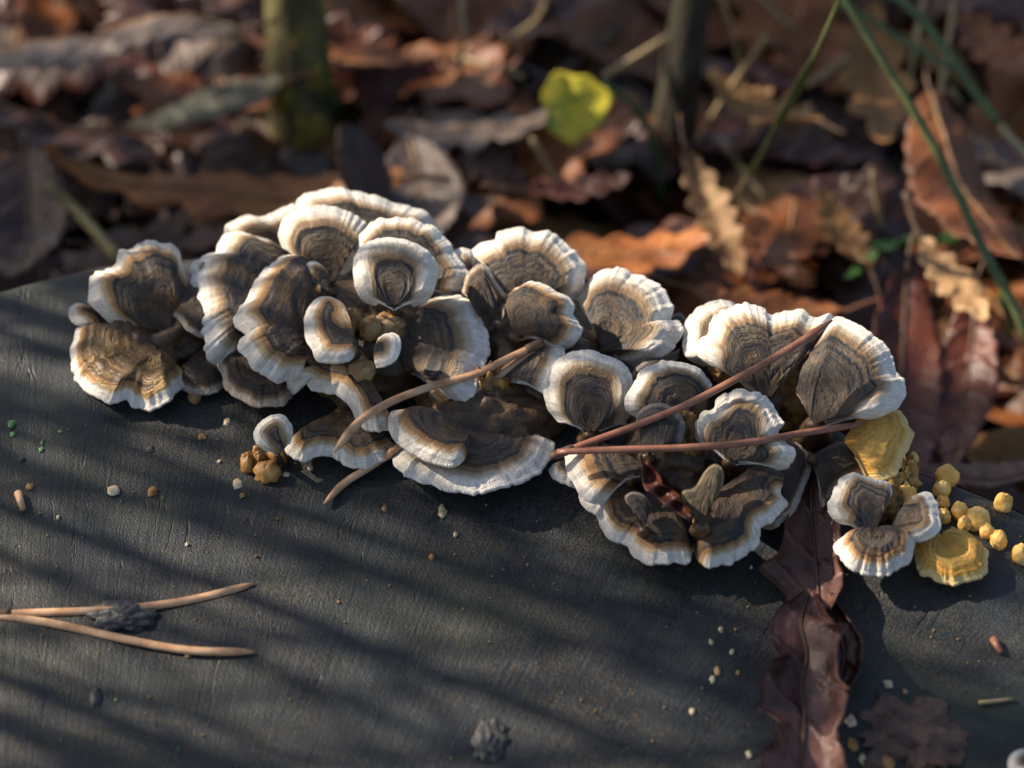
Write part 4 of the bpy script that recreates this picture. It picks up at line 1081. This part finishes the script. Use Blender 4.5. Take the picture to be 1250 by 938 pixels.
# ------------------------------------------------------------------ crumbs on the cut face
CR = 'small crumbs of fungus and wood on the stump'
crumbs = [(8,283,240,32,24,'cream'),(8,382,246,28,22,'orange'),(8,76,237,18,16,'orange'),(8,568,75,16,18,'cream'),(8,594,228,24,22,'cream'),(8,505,110,20,14,'tan'),(8,375,140,18,14,'grit'),(8,548,171,10,8,'cream'),(8,606,257,14,12,'tan'),
          (8,714,202,22,12,'cream'),(8,776,184,12,12,'cream'),(8,55,165,14,12,'grit'),(8,146,315,8,8,'cream'),(8,468,382,10,8,'cream'),(8,240,760,30,44,'grit'),(8,470,657,16,12,'tan'),
          (7,507,682,24,22,'cream'),(7,395,795,30,30,'cream'),(7,400,865,28,30,'orange'),(7,430,910,18,26,'cream'),(7,92,333,9,9,'cream'),(7,85,898,18,18,'cream'),(7,558,704,14,14,'tan'),(7,33,588,14,14,'cream'),(7,52,650,14,12,'tan'),(7,505,918,40,34,'orange'),
          (0,540,626,12,14,'cream'),(0,470,622,7,7,'tan'),(0,556,655,6,6,'cream'),(0,527,680,7,7,'orange'),(0,870,830,7,8,'cream'),(0,876,820,9,10,'tan'),(0,868,785,6,6,'cream'),(0,845,870,7,7,'cream'),(0,880,770,6,6,'cream')]
for r, x, y, w, h, m in crumbs:
    fx, fy = Z(r, [(x, y)])[0]; k = REG[r][2]
    lump('crumb', fx, fy, w*k, h*k, max(0.0004, 0.2*w*k*0.0002), m, {'cream': 'tiny cream crumb lying on the dark cut wood', 'orange': 'tiny orange-brown crumb on the dark cut wood', 'tan': 'tiny tan crumb on the dark cut wood', 'grit': 'grey fleck of grit on the dark cut wood'}[m], 'crumb', m+' '+CR, 0.6, 0, 12, 2.0)
for x, y, w, h in [(30,78,26,24),(32,103,16,14),(105,122,10,16),(103,140,16,18),(152,98,16,10),(408,262,8,8),(290,768,10,10),(445,888,8,8)]:
    fx, fy = Z(8, [(x, y)])[0]
    lump('lichen_speck', fx, fy, w*0.36, h*0.36, 0.0003, 'lichen', 'tiny bright green lichen speck on the dark cut wood', 'lichen', 'green lichen specks', 0.7, 0, 14, 3)
lump('litter_clot', 150, 755, 72, 30, 0.0012, 'grit', 'grey papery clot under the forked pine needles', 'debris', None, 0.5, 0, 40, 3)
lump('litter_clot', 598, 905, 36, 40, 0.0008, 'grit', 'knobbly grey-brown clot of debris on the bare wood', 'debris', None, 0.5, 0, 40, 3)
lump('litter_clot', 1115, 895, 105, 66, 0.0007, 'fibre', 'flat fibrous brown patch beside the curled wet leaf', 'debris', None, 0.75, 0, 70, 2.2)
stalk_px([(1195,858),(1215,856),(1237,853)], [ZT+.001]*3, .0005, .0003, M_straw, 'wood_splinter', 'thin pale splinter on the wood near the brown patch', 'splinter')
stalk_px([(1212,780),(1222,797)], [ZT+.001]*2, .0009, .0006, M_needle2, 'wood_splinter', 'short reddish splinter on the right of the stump face', 'splinter')
stalk_px([(22,602),(28,622)], [ZT+.001]*2, .001, .0007, M_needle, 'wood_splinter', 'short tan splinter on the left of the stump face', 'splinter')
def specks():
    V = []; F = []
    for k in range(3200):
        a = random.uniform(0, 6.283); t = math.sqrt(random.random())*0.97
        r = float(stump_r(a))*t; x, y = SC[0]+r*math.cos(a), SC[1]+r*math.sin(a)
        q = 0.0001+0.00042*random.random()**3; z = stump_z(x, y)+q*0.5; b = len(V)
        V += [(x+q, y, z), (x-q*.6, y+q*.8, z), (x-q*.5, y-q*.9, z), (x, y, z+q), (x, y, z-q)]
        F += [(b, b+1, b+3), (b+1, b+2, b+3), (b+2, b, b+3), (b+1, b, b+4), (b+2, b+1, b+4), (b, b+2, b+4)]
    o = mesh_obj('wood_dust', V, F, NM['tan'], None, False); o['kind'] = 'stuff'; tag(o, 'fine pale specks of wood dust strewn over the stump face', 'dust')
specks()

# ------------------------------------------------------------------ stems and trunks added out of frame, towards the sun, to cast the broken shade
def shade_sapling(x, y, r, h, seed, lean=(0, 0)):  # unseen stem, added only for the streaks of shade it throws
    rnd = random.Random(seed)
    root = empty('sapling', (x, y, 0), 'bare young sapling added out of view left of the stump to break the sunlight', 'sapling', 'bare saplings added for shade left of the stump')
    pts = [Vector((lean[0]*t*h+0.01*math.sin(t*7+seed), lean[1]*t*h+0.01*math.cos(t*5+seed), h*t-0.02)) for t in np.linspace(0, 1, 14)]
    V, F = tube_geo(pts, [r*(1-0.55*k/13) for k in range(14)], 10); mesh_obj('trunk', V, F, M_treebark, root)
    for k in range(6):
        t = 0.25+0.7*k/6; p = pts[int(t*13)]; a = rnd.uniform(0, 6.28); l = h*rnd.uniform(0.12, 0.28)
        tw = [p+Vector((math.cos(a)*s_*l, math.sin(a)*s_*l, s_*l*1.3)) for s_ in (0, .35, .7, 1)]
        V, F = tube_geo(tw, [r*.45, r*.35, r*.25, r*.1], 6); mesh_obj('twig', V, F, M_treebark, root)
SUNP = np.array([-SUN_DIR.y, SUN_DIR.x])          # across the light
def along(dist, across):
    return (SUN_DIR.x*dist+SUNP[0]*across, SUN_DIR.y*dist+SUNP[1]*across)
rs_ = random.Random(11); ac = 0.0; i = 0
while ac < 0.30:
    x, y = along(rs_.uniform(0.48, 0.75), ac); shade_sapling(x, y, rs_.uniform(0.0022, 0.0046), rs_.uniform(0.72, 0.95), i+1, (rs_.uniform(-.04, .04), rs_.uniform(-.04, .04)))
    ac += rs_.uniform(0.006, 0.0135); i += 1
def shade_oak(x, y, r, h, label, seed):  # unseen trunk, added to keep the sun off the litter behind the stump
    rnd = random.Random(seed); root = empty('shade_oak', (x, y, 0), label, 'tree')
    pts = [Vector((0.2*r*math.sin(t*4+seed), 0.2*r*math.cos(t*3+seed), h*t-0.1)) for t in np.linspace(0, 1, 30)]
    V, F = tube_geo(pts, [r*(1-0.6*k/29+0.5*math.exp(-k*0.9)) for k in range(30)], 32)
    V = [v+Vector((mnoise.noise(v*6), mnoise.noise(v*6+Vector((5, 0, 0))), 0))*r*0.2 for v in V]
    mesh_obj('trunk', V, F, M_treebark, root)
    Vb = []; Fb = []
    for k in range(9):
        p = pts[12+2*k if 12+2*k < 30 else 29]; a = rnd.uniform(0, 6.28); l = h*rnd.uniform(0.2, 0.35)
        tw = [p+Vector((math.cos(a)*s_*l, math.sin(a)*s_*l, s_*l*rnd.uniform(0.4, 0.9))) for s_ in (0, .35, .7, 1)]
        V, F = tube_geo(tw, [r*.4, r*.28, r*.18, r*.05], 8); b = len(Vb); Vb += V; Fb += [tuple(b+q for q in f) for f in F]
    mesh_obj('crown', Vb, Fb, M_treebark, root)
for i, (dd, ac) in enumerate([(0.95, -0.176), (1.15, -0.19), (0.9, -0.222), (1.2, -0.168)]):  # extra stems added to dapple the lit gap between the trunk shadows
    x, y = along(dd, ac); shade_sapling(x, y, 0.0045, 0.8, 40+i)
x, y = along(1.5, -0.105); shade_oak(x, y, 0.06, 3.0, 'slender oak trunk added out of view to shade the litter', 3)
x, y = along(1.9, -0.44); shade_oak(x, y, 0.225, 7.0, 'stouter oak trunk added out of view to shade the litter farther back', 5)
